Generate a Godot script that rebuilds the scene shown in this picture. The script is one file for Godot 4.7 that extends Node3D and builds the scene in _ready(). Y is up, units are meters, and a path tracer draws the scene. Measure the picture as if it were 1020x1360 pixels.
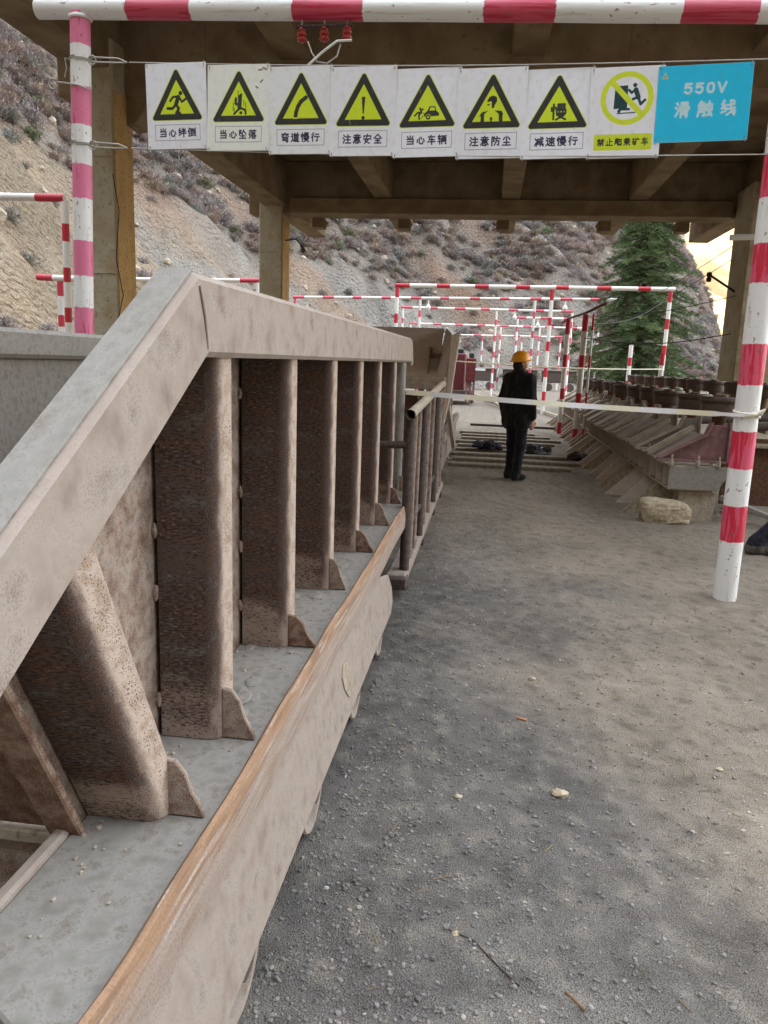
extends Node3D
# A mine yard under a concrete trestle: ore car on the left, warning-sign gantry, overturned chassis on the right.

var M := {}
var used := {}
var rng := RandomNumberGenerator.new()
var nz := FastNoiseLite.new()
var nz2 := FastNoiseLite.new()

# ---------------------------------------------------------------- mesh builder
class MB:
	var v := PackedVector3Array()
	var n := PackedVector3Array()
	var uv := PackedVector2Array()
	var c := PackedColorArray()
	var col := Color.WHITE
	var xf := Transform3D.IDENTITY
	func tri(a: Vector3, b: Vector3, d: Vector3, na: Vector3, nb: Vector3, nd: Vector3, ua := Vector2.ZERO, ub := Vector2.ZERO, ud := Vector2.ZERO) -> void:
		# given counter-clockwise seen from outside; written clockwise
		v.append_array([xf * a, xf * d, xf * b])
		n.append_array([(xf.basis * na).normalized(), (xf.basis * nd).normalized(), (xf.basis * nb).normalized()])
		uv.append_array([ua, ud, ub])
		c.append_array([col, col, col])
	func ftri(a: Vector3, b: Vector3, d: Vector3) -> void:
		var q := (b - a).cross(d - a).normalized()
		tri(a, b, d, q, q, q)
	func quad(a: Vector3, b: Vector3, d: Vector3, e: Vector3) -> void:
		var q := (b - a).cross(e - a)
		if q.length_squared() < 1e-14:
			q = (d - b).cross(e - b)
		q = q.normalized()
		tri(a, b, d, q, q, q, Vector2(0, 1), Vector2(1, 1), Vector2(1, 0))
		tri(a, d, e, q, q, q, Vector2(0, 1), Vector2(1, 0), Vector2(0, 0))
	func box(p: Vector3, s: Vector3, b := 0.006) -> void:
		# chamfered box, centre p, size s
		var h := s * 0.5
		b = minf(b, minf(h.x, minf(h.y, h.z)) * 0.45)
		for ax in 3:
			for sg in [-1.0, 1.0]:
				var u := (ax + 1) % 3
				var w := (ax + 2) % 3
				var q := []
				for k in [[-1, -1], [1, -1], [1, 1], [-1, 1]]:
					var t := Vector3.ZERO
					t[ax] = sg * h[ax]
					t[u] = k[0] * (h[u] - b)
					t[w] = k[1] * (h[w] - b)
					q.append(p + t)
				if sg < 0:
					q.reverse()
				quad(q[0], q[1], q[2], q[3])
		if b <= 0.0:
			return
		for ax in 3:   # edges along ax
			var u := (ax + 1) % 3
			var w := (ax + 2) % 3
			for su in [-1.0, 1.0]:
				for sw in [-1.0, 1.0]:
					var q := []
					for k in [[-1, 0], [1, 0], [1, 1], [-1, 1]]:
						var t := Vector3.ZERO
						t[ax] = k[0] * (h[ax] - b)
						t[u] = su * (h[u] - (b if k[1] else 0.0))
						t[w] = sw * (h[w] - (0.0 if k[1] else b))
						q.append(p + t)
					if su * sw < 0:
						q.reverse()
					quad(q[0], q[1], q[2], q[3])
		for sx in [-1.0, 1.0]:
			for sy in [-1.0, 1.0]:
				for sz in [-1.0, 1.0]:
					var a := p + Vector3(sx * h.x, sy * (h.y - b), sz * (h.z - b))
					var d := p + Vector3(sx * (h.x - b), sy * h.y, sz * (h.z - b))
					var e := p + Vector3(sx * (h.x - b), sy * (h.y - b), sz * h.z)
					if sx * sy * sz > 0:
						ftri(a, d, e)
					else:
						ftri(a, e, d)
	func bar(a: Vector3, b: Vector3, w: float, t: float, up := Vector3.UP, bev := 0.004) -> void:
		# rectangular bar from a to b; w across, t along «up»
		var d := b - a
		var z := d.normalized()
		var x := up.cross(z).normalized()
		var y := z.cross(x)
		var keep := xf
		xf = xf * Transform3D(Basis(x, y, z), (a + b) * 0.5)
		box(Vector3.ZERO, Vector3(w, t, d.length()), bev)
		xf = keep
	func tube(pts: Array, r: Variant, seg := 10, caps := true, cols := []) -> void:
		var m := pts.size()
		var side := Vector3.ZERO
		var rings := []
		var dist := 0.0
		for i in m:
			var t: Vector3 = (pts[mini(i + 1, m - 1)] - pts[maxi(i - 1, 0)]).normalized()
			if side == Vector3.ZERO:
				side = t.cross(Vector3.UP if absf(t.y) < 0.9 else Vector3.RIGHT).normalized()
			side = (side - t * side.dot(t)).normalized()
			var o := t.cross(side)
			var rr: float = r[i] if r is Array else r
			if i > 0:
				dist += (pts[i] - pts[i - 1]).length()
			var ring := []
			for k in seg + 1:
				var a := TAU * k / seg
				var d := side * cos(a) + o * sin(a)
				ring.append([pts[i] + d * rr, d, Vector2(float(k) / seg, dist)])
			rings.append(ring)
		for i in m - 1:
			if cols.size():
				col = cols[mini(i, cols.size() - 1)]
			for k in seg:
				var a: Array = rings[i][k]
				var b: Array = rings[i][k + 1]
				var d: Array = rings[i + 1][k + 1]
				var e: Array = rings[i + 1][k]
				tri(a[0], b[0], d[0], a[1], b[1], d[1], a[2], b[2], d[2])
				tri(a[0], d[0], e[0], a[1], d[1], e[1], a[2], d[2], e[2])
		if caps:
			for e in [0, m - 1]:
				var q: Vector3 = (pts[0] - pts[1]).normalized() if e == 0 else (pts[m - 1] - pts[m - 2]).normalized()
				if cols.size():
					col = cols[0] if e == 0 else cols[cols.size() - 1]
				for k in seg:
					var a: Vector3 = rings[e][k][0]
					var b: Vector3 = rings[e][k + 1][0]
					if e == 0:
						tri(pts[e], b, a, q, q, q)
					else:
						tri(pts[e], a, b, q, q, q)
	func lathe(prof: Array, seg := 24, sharp := true) -> void:
		# profile of Vector2(r, y) listed from bottom outside upwards, spun about local y
		for i in prof.size() - 1:
			var p: Vector2 = prof[i]
			var q: Vector2 = prof[i + 1]
			var t := (q - p).normalized()
			for k in seg:
				var a := TAU * k / seg
				var b := TAU * (k + 1) / seg
				var da := Vector3(cos(a), 0, -sin(a))
				var db := Vector3(cos(b), 0, -sin(b))
				var na := da * t.y - Vector3.UP * t.x
				var nb := db * t.y - Vector3.UP * t.x
				if p.x + q.x < 1e-6:
					continue
				tri(da * p.x + Vector3.UP * p.y, db * p.x + Vector3.UP * p.y, db * q.x + Vector3.UP * q.y, na, nb, nb)
				tri(da * p.x + Vector3.UP * p.y, db * q.x + Vector3.UP * q.y, da * q.x + Vector3.UP * q.y, na, nb, na)
	func prism(poly: Array, fr: Transform3D, depth: float, bev := 0.004) -> void:
		# polygon (x, y) in the frame fr, from z = 0 to z = depth, with bevelled rims
		var keep := xf
		xf = xf * fr
		var pp := PackedVector2Array(poly)
		if not Geometry2D.is_polygon_clockwise(pp):
			pp.reverse()
		pp.reverse()   # counter-clockwise
		var inner := PackedVector2Array()
		var m := pp.size()
		for i in m:
			var a := (pp[i] - pp[(i + m - 1) % m]).normalized()
			var b := (pp[(i + 1) % m] - pp[i]).normalized()
			var na := Vector2(-a.y, a.x)
			var nb := Vector2(-b.y, b.x)
			var s := na + nb
			inner.append(pp[i] + s * (bev / maxf(0.3, 1.0 + na.dot(nb))))
		var ccw := not Geometry2D.is_polygon_clockwise(pp)
		var idx := Geometry2D.triangulate_polygon(inner)
		for i in range(0, idx.size(), 3):
			var a := inner[idx[i]]
			var b := inner[idx[i + 1]]
			var d := inner[idx[i + 2]]
			if (b - a).cross(d - a) < 0:
				var t := b
				b = d
				d = t
			ftri(Vector3(a.x, a.y, depth), Vector3(b.x, b.y, depth), Vector3(d.x, d.y, depth))
			ftri(Vector3(a.x, a.y, 0), Vector3(d.x, d.y, 0), Vector3(b.x, b.y, 0))
		var lev := [[inner, 0.0], [pp, bev], [pp, depth - bev], [inner, depth]]
		for l in 3:
			var p0: PackedVector2Array = lev[l][0]
			var p1: PackedVector2Array = lev[l + 1][0]
			var z0: float = lev[l][1]
			var z1: float = lev[l + 1][1]
			for i in m:
				var j := (i + 1) % m
				quad(Vector3(p0[i].x, p0[i].y, z0), Vector3(p0[j].x, p0[j].y, z0), Vector3(p1[j].x, p1[j].y, z1), Vector3(p1[i].x, p1[i].y, z1))
		xf = keep
	func lump(p: Vector3, r: Vector3, seed_: int, rough := 0.25, seg := 8, rings := 5) -> void:
		# uneven stone
		var g := RandomNumberGenerator.new()
		g.seed = seed_
		var grid := []
		for i in rings + 1:
			var row := []
			var th := PI * i / rings
			for k in seg:
				var ph := TAU * k / seg
				var s := 1.0 + g.randf_range(-rough, rough)
				row.append(p + Vector3(sin(th) * cos(ph) * r.x, cos(th) * r.y, sin(th) * sin(ph) * r.z) * s)
			if i == 0 or i == rings:
				for k in seg:
					row[k] = row[0]
			grid.append(row)
		for i in rings:
			for k in seg:
				var j := (k + 1) % seg
				var a: Vector3 = grid[i][k]
				var b: Vector3 = grid[i][j]
				var d: Vector3 = grid[i + 1][j]
				var e: Vector3 = grid[i + 1][k]
				if i > 0:
					ftri(a, b, d)
				if i < rings - 1:
					ftri(a, d, e)
	func mesh(off := Vector3.ZERO) -> ArrayMesh:
		var w := v
		if off != Vector3.ZERO:
			w = Transform3D(Basis.IDENTITY, -off) * v
		var arr := []
		arr.resize(Mesh.ARRAY_MAX)
		arr[Mesh.ARRAY_VERTEX] = w
		arr[Mesh.ARRAY_NORMAL] = n
		arr[Mesh.ARRAY_TEX_UV] = uv
		arr[Mesh.ARRAY_COLOR] = c
		var am := ArrayMesh.new()
		am.add_surface_from_arrays(Mesh.PRIMITIVE_TRIANGLES, arr)
		return am

# ---------------------------------------------------------------- scene helpers
func numbered(called: String) -> String:
	if not used.has(called):
		used[called] = 0
		return called
	used[called] += 1
	return "%s_%03d" % [called, used[called]]

func tag(o: Node, label := "", category := "", group := "", kind := "") -> void:
	if label: o.set_meta("label", label)
	if category: o.set_meta("category", category)
	if group: o.set_meta("group", group)
	if kind: o.set_meta("kind", kind)

func thing(called: String, label: String, category: String, at := Vector3.ZERO, group := "") -> Node3D:
	var o := Node3D.new()
	o.name = numbered(called)
	add_child(o)
	o.position = at
	tag(o, label, category, group)
	return o

func part(called: String, b: MB, m: Material, parent: Node3D) -> MeshInstance3D:
	var o := MeshInstance3D.new()
	o.name = called
	o.mesh = b.mesh(parent.global_position)
	o.material_override = m
	parent.add_child(o, true)
	return o

func part_mesh(called: String, mesh: Mesh, m: Material, parent: Node3D, at := Transform3D.IDENTITY) -> MeshInstance3D:
	var o := MeshInstance3D.new()
	o.name = called
	o.mesh = mesh
	o.material_override = m
	o.transform = at
	parent.add_child(o, true)
	return o

func solo(called: String, b: MB, m: Material, label: String, category: String, at := Vector3.ZERO, group := "") -> MeshInstance3D:
	var o := MeshInstance3D.new()
	o.name = numbered(called)
	o.mesh = b.mesh(at)
	o.material_override = m
	add_child(o)
	o.position = at
	tag(o, label, category, group)
	return o

func struct(called: String, b: MB, m: Material) -> MeshInstance3D:
	var o := MeshInstance3D.new()
	o.name = numbered(called)
	o.mesh = b.mesh()
	o.material_override = m
	add_child(o)
	o.set_meta("kind", "structure")
	return o

func copy(o: Node3D, label := "") -> Node3D:
	var d: Node3D = o.duplicate()
	d.name = numbered(String(o.name))
	add_child(d)
	if label: d.set_meta("label", label)
	return d

func S(r: float, g: float, b: float) -> Color:   # 0..255 sRGB
	return Color(r / 255.0, g / 255.0, b / 255.0)

func L(r: float, g: float, b: float) -> Color:   # 0..255 sRGB -> linear, for vertex colours
	return S(r, g, b).srgb_to_linear()

# ---------------------------------------------------------------- textures
func noise_bytes(size: int, freq: float, sd: int, oct := 4, kind := FastNoiseLite.TYPE_SIMPLEX_SMOOTH) -> PackedByteArray:
	var f := FastNoiseLite.new()
	f.seed = sd
	f.noise_type = kind
	f.frequency = freq
	f.fractal_octaves = oct
	var im := f.get_seamless_image(size, size)
	im.convert(Image.FORMAT_L8)
	return im.get_data()

func lum_tex(bytes: PackedByteArray, size: int) -> ImageTexture:
	return ImageTexture.create_from_image(Image.create_from_data(size, size, false, Image.FORMAT_L8, bytes))

func ramp_tex(size: int, base: PackedByteArray, spots: PackedByteArray, stops: Array, spot_col: Color, lo: float, hi: float, amount := 1.0, stretch := 1) -> ImageTexture:
	# colour by base noise through «stops» (0..1 -> colour), overlaid by spots where the second noise is high
	var lut := []
	for i in 256:
		var t := i / 255.0
		var k := 0
		while k < stops.size() - 2 and t > stops[k + 1][0]:
			k += 1
		var a: Array = stops[k]
		var b: Array = stops[k + 1]
		lut.append((a[1] as Color).lerp(b[1], clampf((t - a[0]) / maxf(1e-4, b[0] - a[0]), 0, 1)))
	var out := PackedByteArray()
	out.resize(size * size * 3)
	var sp := []
	for i in 256:
		sp.append(smoothstep(lo, hi, i / 255.0) * amount)
	for i in size * size:
		var q: Color = lut[base[i]]
		var y := i / size
		var w: float = sp[spots[i if stretch == 1 else (y / stretch) * size + i % size]]
		if w > 0.0:
			q = q.lerp(spot_col, w)
		out[i * 3] = int(q.r * 255.0)
		out[i * 3 + 1] = int(q.g * 255.0)
		out[i * 3 + 2] = int(q.b * 255.0)
	return ImageTexture.create_from_image(Image.create_from_data(size, size, false, Image.FORMAT_RGB8, out))

func mixed(a: PackedByteArray, b: PackedByteArray, w: float) -> PackedByteArray:
	var o := PackedByteArray()
	o.resize(a.size())
	for i in a.size():
		o[i] = int(a[i] * w + b[i] * (1.0 - w))
	return o

func std(albedo: Color, rough := 0.8, metal := 0.0, vertex := false) -> StandardMaterial3D:
	var m := StandardMaterial3D.new()
	m.albedo_color = albedo
	m.roughness = rough
	m.metallic = metal
	m.vertex_color_use_as_albedo = vertex
	return m

func tri(m: StandardMaterial3D, t: Texture2D, metres: float, bump: Texture2D = null, cm := 0.0, world := false) -> StandardMaterial3D:
	m.albedo_texture = t
	m.uv1_triplanar = true
	m.uv1_world_triplanar = world
	m.uv1_scale = Vector3.ONE / metres
	if bump:
		m.heightmap_enabled = true
		m.heightmap_texture = bump
		m.heightmap_scale = cm
	return m

func materials() -> void:
	var n1 := noise_bytes(512, 0.012, 1, 5)
	var n2 := noise_bytes(512, 0.055, 2, 3)
	var n3 := noise_bytes(512, 0.03, 3, 5)
	var n4 := noise_bytes(512, 0.16, 4, 2)
	var n5 := noise_bytes(512, 0.006, 5, 6)
	var n6 := noise_bytes(512, 0.34, 6, 2)
	var f4 := mixed(n6, n1, 0.62)
	var f6 := mixed(n6, n3, 0.6)
	var f2 := mixed(n2, n5, 0.7)
	var b2 := lum_tex(n2, 512)
	var b4 := lum_tex(n4, 512)
	var b3 := lum_tex(n3, 512)
	# dusty painted steel: taupe dust over primer, rust freckles
	M.steel = tri(std(Color.WHITE, 0.82), ramp_tex(512, n1, f4, [[0.0, S(132, 118, 108)], [0.35, S(152, 139, 129)], [0.6, S(160, 149, 140)], [0.8, S(154, 145, 137)], [1.0, S(138, 120, 106)]], S(108, 86, 72), 0.58, 0.74, 0.45), 0.9, b2, 0.12)
	M.rusty = tri(std(Color.WHITE, 0.88), ramp_tex(512, n3, f4, [[0.0, S(116, 96, 86)], [0.3, S(146, 128, 116)], [0.55, S(162, 146, 133)], [0.75, S(146, 140, 129)], [1.0, S(134, 112, 98)]], S(86, 62, 52), 0.5, 0.64, 0.75), 0.6, b4, 0.12)
	M.rustier = tri(std(Color.WHITE, 0.9), ramp_tex(512, n3, f4, [[0.0, S(104, 78, 64)], [0.4, S(142, 118, 102)], [0.65, S(160, 144, 128)], [1.0, S(128, 100, 82)]], S(80, 52, 42), 0.46, 0.6, 0.85), 0.6, b4, 0.15)
	M.dust = tri(std(Color.WHITE, 0.92), ramp_tex(512, n3, f6, [[0.0, S(118, 113, 106)], [0.3, S(132, 128, 121)], [0.55, S(142, 138, 132)], [0.75, S(134, 128, 120)], [1.0, S(120, 111, 101)]], S(98, 89, 79), 0.56, 0.74, 0.45), 1.1, b2, 0.15)
	M.dark_steel = tri(std(Color.WHITE, 0.8, 0.0), ramp_tex(512, n3, n4, [[0.0, S(52, 44, 42)], [0.5, S(76, 64, 60)], [1.0, S(104, 86, 76)]], S(126, 104, 90), 0.66, 0.8, 0.6), 0.5, b4, 0.2)
	M.rubble_steel = tri(std(Color.WHITE, 0.88), ramp_tex(512, n1, n2, [[0.0, S(134, 122, 107)], [0.5, S(160, 148, 131)], [1.0, S(176, 164, 146)]], S(106, 88, 73), 0.6, 0.8, 0.55), 0.8, b2, 0.3)
	M.brown_steel = tri(std(Color.WHITE, 0.85), ramp_tex(512, n3, n4, [[0.0, S(72, 48, 34)], [0.5, S(106, 76, 54)], [1.0, S(128, 98, 72)]], S(60, 38, 28), 0.55, 0.75, 0.8), 0.7, b4, 0.3)
	M.maroon = tri(std(Color.WHITE, 0.6), ramp_tex(512, n1, n2, [[0.0, S(104, 72, 72)], [0.5, S(124, 88, 88)], [1.0, S(140, 112, 106)]], S(96, 80, 72), 0.6, 0.8, 0.7), 0.7, b2, 0.15)
	M.red_paint = tri(std(Color.WHITE, 0.55), ramp_tex(512, n1, n2, [[0.0, S(74, 16, 22)], [0.6, S(92, 24, 30)], [1.0, S(96, 40, 40)]], S(66, 36, 32), 0.66, 0.85, 0.6), 1.2)
	M.wheel = tri(std(Color.WHITE, 0.55, 0.35), ramp_tex(512, n3, n4, [[0.0, S(62, 50, 46)], [0.5, S(84, 68, 60)], [1.0, S(112, 92, 80)]], S(52, 36, 30), 0.55, 0.75, 0.6), 0.5, b4, 0.15)
	# trestle concrete: brown, stained, board marked
	M.concrete = tri(std(Color.WHITE, 0.95), ramp_tex(512, n5, n2, [[0.0, S(100, 83, 62)], [0.4, S(122, 103, 78)], [0.7, S(134, 117, 91)], [1.0, S(116, 97, 72)]], S(86, 68, 50), 0.72, 0.9, 0.4), 3.1, b3, 0.6, true)
	M.column = tri(std(Color.WHITE, 0.95), ramp_tex(512, n5, n2, [[0.0, S(146, 128, 98)], [0.4, S(162, 150, 125)], [0.7, S(168, 160, 140)], [1.0, S(156, 136, 104)]], S(112, 94, 72), 0.66, 0.84, 0.5), 2.0, b3, 1.0, true)
	M.stained = tri(std(Color.WHITE, 0.95), ramp_tex(512, n5, n2, [[0.0, S(150, 116, 68)], [0.5, S(176, 142, 90)], [1.0, S(160, 126, 78)]], S(120, 88, 54), 0.62, 0.8, 0.6), 1.6, b3, 0.6, true)
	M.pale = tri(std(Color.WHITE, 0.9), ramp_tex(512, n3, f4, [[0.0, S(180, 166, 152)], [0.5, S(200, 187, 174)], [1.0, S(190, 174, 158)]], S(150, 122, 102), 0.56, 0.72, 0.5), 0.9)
	M.stone = tri(std(Color.WHITE, 0.95), ramp_tex(512, n3, n2, [[0.0, S(132, 118, 96)], [0.5, S(170, 156, 132)], [1.0, S(190, 178, 156)]], S(124, 110, 92), 0.62, 0.8, 0.5), 0.9, b3, 0.5)
	M.timber = tri(std(Color.WHITE, 0.92), ramp_tex(512, n1, n2, [[0.0, S(112, 104, 92)], [0.5, S(142, 132, 116)], [1.0, S(160, 150, 134)]], S(84, 74, 62), 0.6, 0.78, 0.7), 0.8, b3, 0.6)
	M.galv = std(S(176, 172, 164), 0.5, 0.4)
	M.white = std(S(225, 225, 222), 0.6)
	M.black = std(S(28, 27, 27), 0.7)
	M.insul = std(S(150, 52, 44), 0.25)
	M.paint = std(Color.WHITE, 0.55, 0.0, true)
	M.vert = std(Color.WHITE, 0.9, 0.0, true)
	M.leaf = std(Color.WHITE, 0.85, 0.0, true)
	M.cloth = std(Color.WHITE, 0.95, 0.0, true)
	M.cloth.rim_enabled = true
	M.cloth.rim = 0.1
	M.cloth.uv1_triplanar = true
	M.cloth.uv1_scale = Vector3(1.6, 0.9, 1.6)
	M.cloth.heightmap_enabled = true
	M.cloth.heightmap_texture = lum_tex(n1, 512)
	M.cloth.heightmap_scale = 4.0
	M.helmet = std(S(238, 158, 22), 0.35)
	# ground and hillside: vertex colours carry the soil, the texture the grain
	var g1 := noise_bytes(1024, 0.15, 11, 4)
	var g2 := noise_bytes(1024, 0.03, 12, 5)
	var gt := ramp_tex(1024, g1, g2, [[0.0, S(104, 102, 100)], [0.3, S(176, 175, 173)], [0.45, S(218, 217, 215)], [0.62, S(228, 227, 225)], [0.8, S(240, 239, 238)], [1.0, S(255, 255, 255)]], S(176, 172, 166), 0.6, 0.85, 0.5)
	M.ground = tri(std(Color.WHITE, 0.97, 0.0, true), gt, 1.1, lum_tex(g1, 1024), 0.8, true)
	M.ground.metallic_specular = 0.25
	M.hill = tri(std(Color.WHITE, 0.98, 0.0, true), gt, 9.0, lum_tex(g2, 1024), 40.0, true)
	M.hill.metallic_specular = 0.2
	for k in ["steel", "rusty", "rustier", "dust", "concrete", "column", "stone", "timber"]:
		M[k].metallic_specular = 0.3
	# rubbed orange lip of the shelf: bare wood-coloured rust streaked lengthwise (u around, v along)
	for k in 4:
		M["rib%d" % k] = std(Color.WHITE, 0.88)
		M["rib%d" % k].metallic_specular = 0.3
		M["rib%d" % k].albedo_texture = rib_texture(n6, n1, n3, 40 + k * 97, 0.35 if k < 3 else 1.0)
	M.lip = std(Color.WHITE, 0.75)
	M.lip.albedo_texture = lip_texture(n1, n3, n4)

func rib_texture(f: PackedByteArray, big: PackedByteArray, g: PackedByteArray, off: int, rust: float) -> ImageTexture:
	# u runs round the rib from the near root over the nose to the far root, v from foot to top.
	# The flanks keep old dark primer thick with rust freckles; the nose is rubbed and dusty, its side light painted in as well.
	var n := 512
	var im := Image.create(n, n, false, Image.FORMAT_RGB8)
	for y in n:
		for x in n:
			var u := x / float(n)
			var v := y / float(n)
			var q := f[((y + off) % n) * n + (x * 2 / 5 + off * 3) % n] / 255.0
			var b := big[((y + off * 5) % n) * n + (x * 2 / 5 + off) % n] / 255.0
			var r := g[((y + off * 2) % n) * n + (x * 2 / 5 + off) % n] / 255.0
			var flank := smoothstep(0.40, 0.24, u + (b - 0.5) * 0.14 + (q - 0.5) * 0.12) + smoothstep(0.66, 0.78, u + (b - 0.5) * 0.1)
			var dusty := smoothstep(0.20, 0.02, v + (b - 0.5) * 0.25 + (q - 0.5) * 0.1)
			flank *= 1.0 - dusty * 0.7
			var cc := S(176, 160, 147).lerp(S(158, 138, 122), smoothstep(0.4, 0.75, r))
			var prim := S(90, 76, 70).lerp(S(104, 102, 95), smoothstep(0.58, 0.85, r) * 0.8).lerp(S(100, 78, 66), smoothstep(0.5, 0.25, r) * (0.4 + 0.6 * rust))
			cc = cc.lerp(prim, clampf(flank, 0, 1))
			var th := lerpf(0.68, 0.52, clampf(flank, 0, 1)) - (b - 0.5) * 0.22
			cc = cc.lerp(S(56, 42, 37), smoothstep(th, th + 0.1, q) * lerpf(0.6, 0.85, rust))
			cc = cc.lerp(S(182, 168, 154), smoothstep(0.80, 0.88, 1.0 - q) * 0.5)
			im.set_pixel(x, y, cc)
	return ImageTexture.create_from_image(im)

func lip_texture(a: PackedByteArray, b: PackedByteArray, sp: PackedByteArray) -> ImageTexture:
	var w := 1024
	var h := 64
	var im := Image.create(w, h, false, Image.FORMAT_RGB8)
	for y in h:
		for x in w:
			var f := y / 64.0
			var q := a[((y * 7) % 512) * 512 + (x / 2) % 512] / 255.0
			var s := b[((y * 5 + 60) % 512) * 512 + (x / 4) % 512] / 255.0
			var cc := S(146, 116, 90).lerp(S(116, 86, 62), smoothstep(0.4, 0.75, q))
			cc = cc.lerp(S(150, 136, 126), smoothstep(0.10, 0.36, f + (s - 0.5) * 0.6))
			cc = cc.lerp(S(134, 112, 96), smoothstep(0.55, 0.75, q) * 0.6)
			cc = cc.lerp(S(186, 174, 165), smoothstep(0.66, 0.8, s) * 0.6)
			cc = cc.lerp(S(110, 80, 60), smoothstep(0.6, 0.75, sp[((y * 3) % 512) * 512 + (x * 2) % 512] / 255.0) * 0.5)
			im.set_pixel(x, y, cc)
	return ImageTexture.create_from_image(im)

func _ready() -> void:
	# ---- camera
	var cam := Camera3D.new()
	cam.name = "camera"
	cam.fov = 67.33
	cam.position = Vector3(0, 1.57, 0)
	cam.rotation_order = EULER_ORDER_YXZ
	cam.rotation_degrees = Vector3(-11.0705, 7.2911, 2.0)
	cam.near = 0.05
	cam.far = 2000.0
	add_child(cam)
	cam.current = true
	# ---- sky and exposure
	var env := Environment.new()
	env.background_mode = Environment.BG_SKY
	var sky := Sky.new()
	var sm := ProceduralSkyMaterial.new()
	sm.sky_top_color = S(172, 179, 188)
	sm.sky_horizon_color = S(234, 233, 229)
	sm.sky_curve = 0.25
	sm.ground_bottom_color = S(120, 112, 100)
	sm.ground_horizon_color = S(180, 176, 168)
	sm.sun_angle_max = 1.0
	sky.sky_material = sm
	env.sky = sky
	env.tonemap_mode = Environment.TONE_MAPPER_LINEAR
	env.tonemap_exposure = 9.2
	env.sdfgi_enabled = true
	env.ssao_enabled = true
	env.ssil_enabled = true
	var we := WorldEnvironment.new()
	we.name = "world_environment"
	we.environment = env
	add_child(we)
	# ---- low sun from behind; the mountain behind the camera keeps the yard in shade
	var sun := DirectionalLight3D.new()
	sun.name = "sun"
	sun.light_energy = 1.0
	sun.light_color = Color(1.0, 0.96, 0.88)
	sun.light_angular_distance = 0.5
	sun.shadow_enabled = true
	add_child(sun)
	sun.look_at_from_position(Vector3.ZERO, Vector3(-0.22, -0.36, -0.94), Vector3.UP)
	rng.seed = 7
	nz.seed = 21
	nz.frequency = 0.05
	nz.fractal_octaves = 5
	nz2.seed = 22
	nz2.frequency = 1.0
	nz2.fractal_octaves = 4
	materials()
	ground()
	hills()
	trestle()
	ore_car()
	pipe_railing()
	second_car()
	red_locomotive()
	overturned_chassis()
	sign_gantry()
	signs()
	far_gantries()
	conifer()
	shrubs()
	people()
	yard_items()
	wires()
	print("built")

# ---------------------------------------------------------------- ground and hills
func lines(stops: Array) -> PackedFloat32Array:
	# stops: [from, to, step] runs joined end to end
	var out := PackedFloat32Array()
	for s in stops:
		var k := maxi(1, roundi(absf(s[1] - s[0]) / s[2]))
		for i in k:
			out.append(lerpf(s[0], s[1], float(i) / k))
	out.append(stops[stops.size() - 1][1])
	return out

func sheet(xs: PackedFloat32Array, zs: PackedFloat32Array, height: Callable, colour: Callable) -> MB:
	var b := MB.new()
	var nx := xs.size()
	var nzc := zs.size()
	var P := PackedVector3Array()
	var N := PackedVector3Array()
	var C := PackedColorArray()
	P.resize(nx * nzc)
	N.resize(nx * nzc)
	C.resize(nx * nzc)
	for j in nzc:
		for i in nx:
			P[j * nx + i] = Vector3(xs[i], height.call(xs[i], zs[j]), zs[j])
	for j in nzc:
		for i in nx:
			var l := P[j * nx + maxi(i - 1, 0)]
			var r := P[j * nx + mini(i + 1, nx - 1)]
			var u := P[maxi(j - 1, 0) * nx + i]
			var d := P[mini(j + 1, nzc - 1) * nx + i]
			var q := (r - l).cross(d - u)
			N[j * nx + i] = (q if q.y > 0 else -q).normalized()
			C[j * nx + i] = colour.call(P[j * nx + i], N[j * nx + i])
	var V := PackedInt32Array()
	for j in nzc - 1:
		for i in nx - 1:
			var a := j * nx + i
			if zs[1] < zs[0]:
				V.append_array([a, a + nx, a + 1, a + 1, a + nx, a + nx + 1])
			else:
				V.append_array([a, a + 1, a + nx, a + 1, a + nx + 1, a + nx])
	var m := V.size()
	b.v.resize(m)
	b.n.resize(m)
	b.c.resize(m)
	b.uv.resize(m)
	for k in m:
		b.v[k] = P[V[k]]
		b.n[k] = N[V[k]]
		b.c[k] = C[V[k]]
	return b

func ground_height(x: float, z: float) -> float:
	var far := clampf(1.0 - (absf(z) - 9.0) / 10.0, 0.0, 1.0)
	var h := nz.get_noise_2d(x * 9.0, z * 9.0) * 0.016 + nz2.get_noise_2d(x * 2.2, z * 2.2) * 0.014 * far + nz2.get_noise_2d(x * 7.0 + 50.0, z * 7.0) * 0.009 * far
	# wheel ruts along the track on the left
	h += nz.get_noise_2d(x * 2.0 + 300.0, z * 1.0) * 0.02
	if absf(z) > 24.0 or absf(x) > 14.0:
		h += nz.get_noise_2d(x * 0.8, z * 0.8) * 0.2 * clampf(maxf(absf(z) - 24.0, absf(x) - 14.0) / 10.0, 0, 1)
	return h - 0.012

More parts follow.
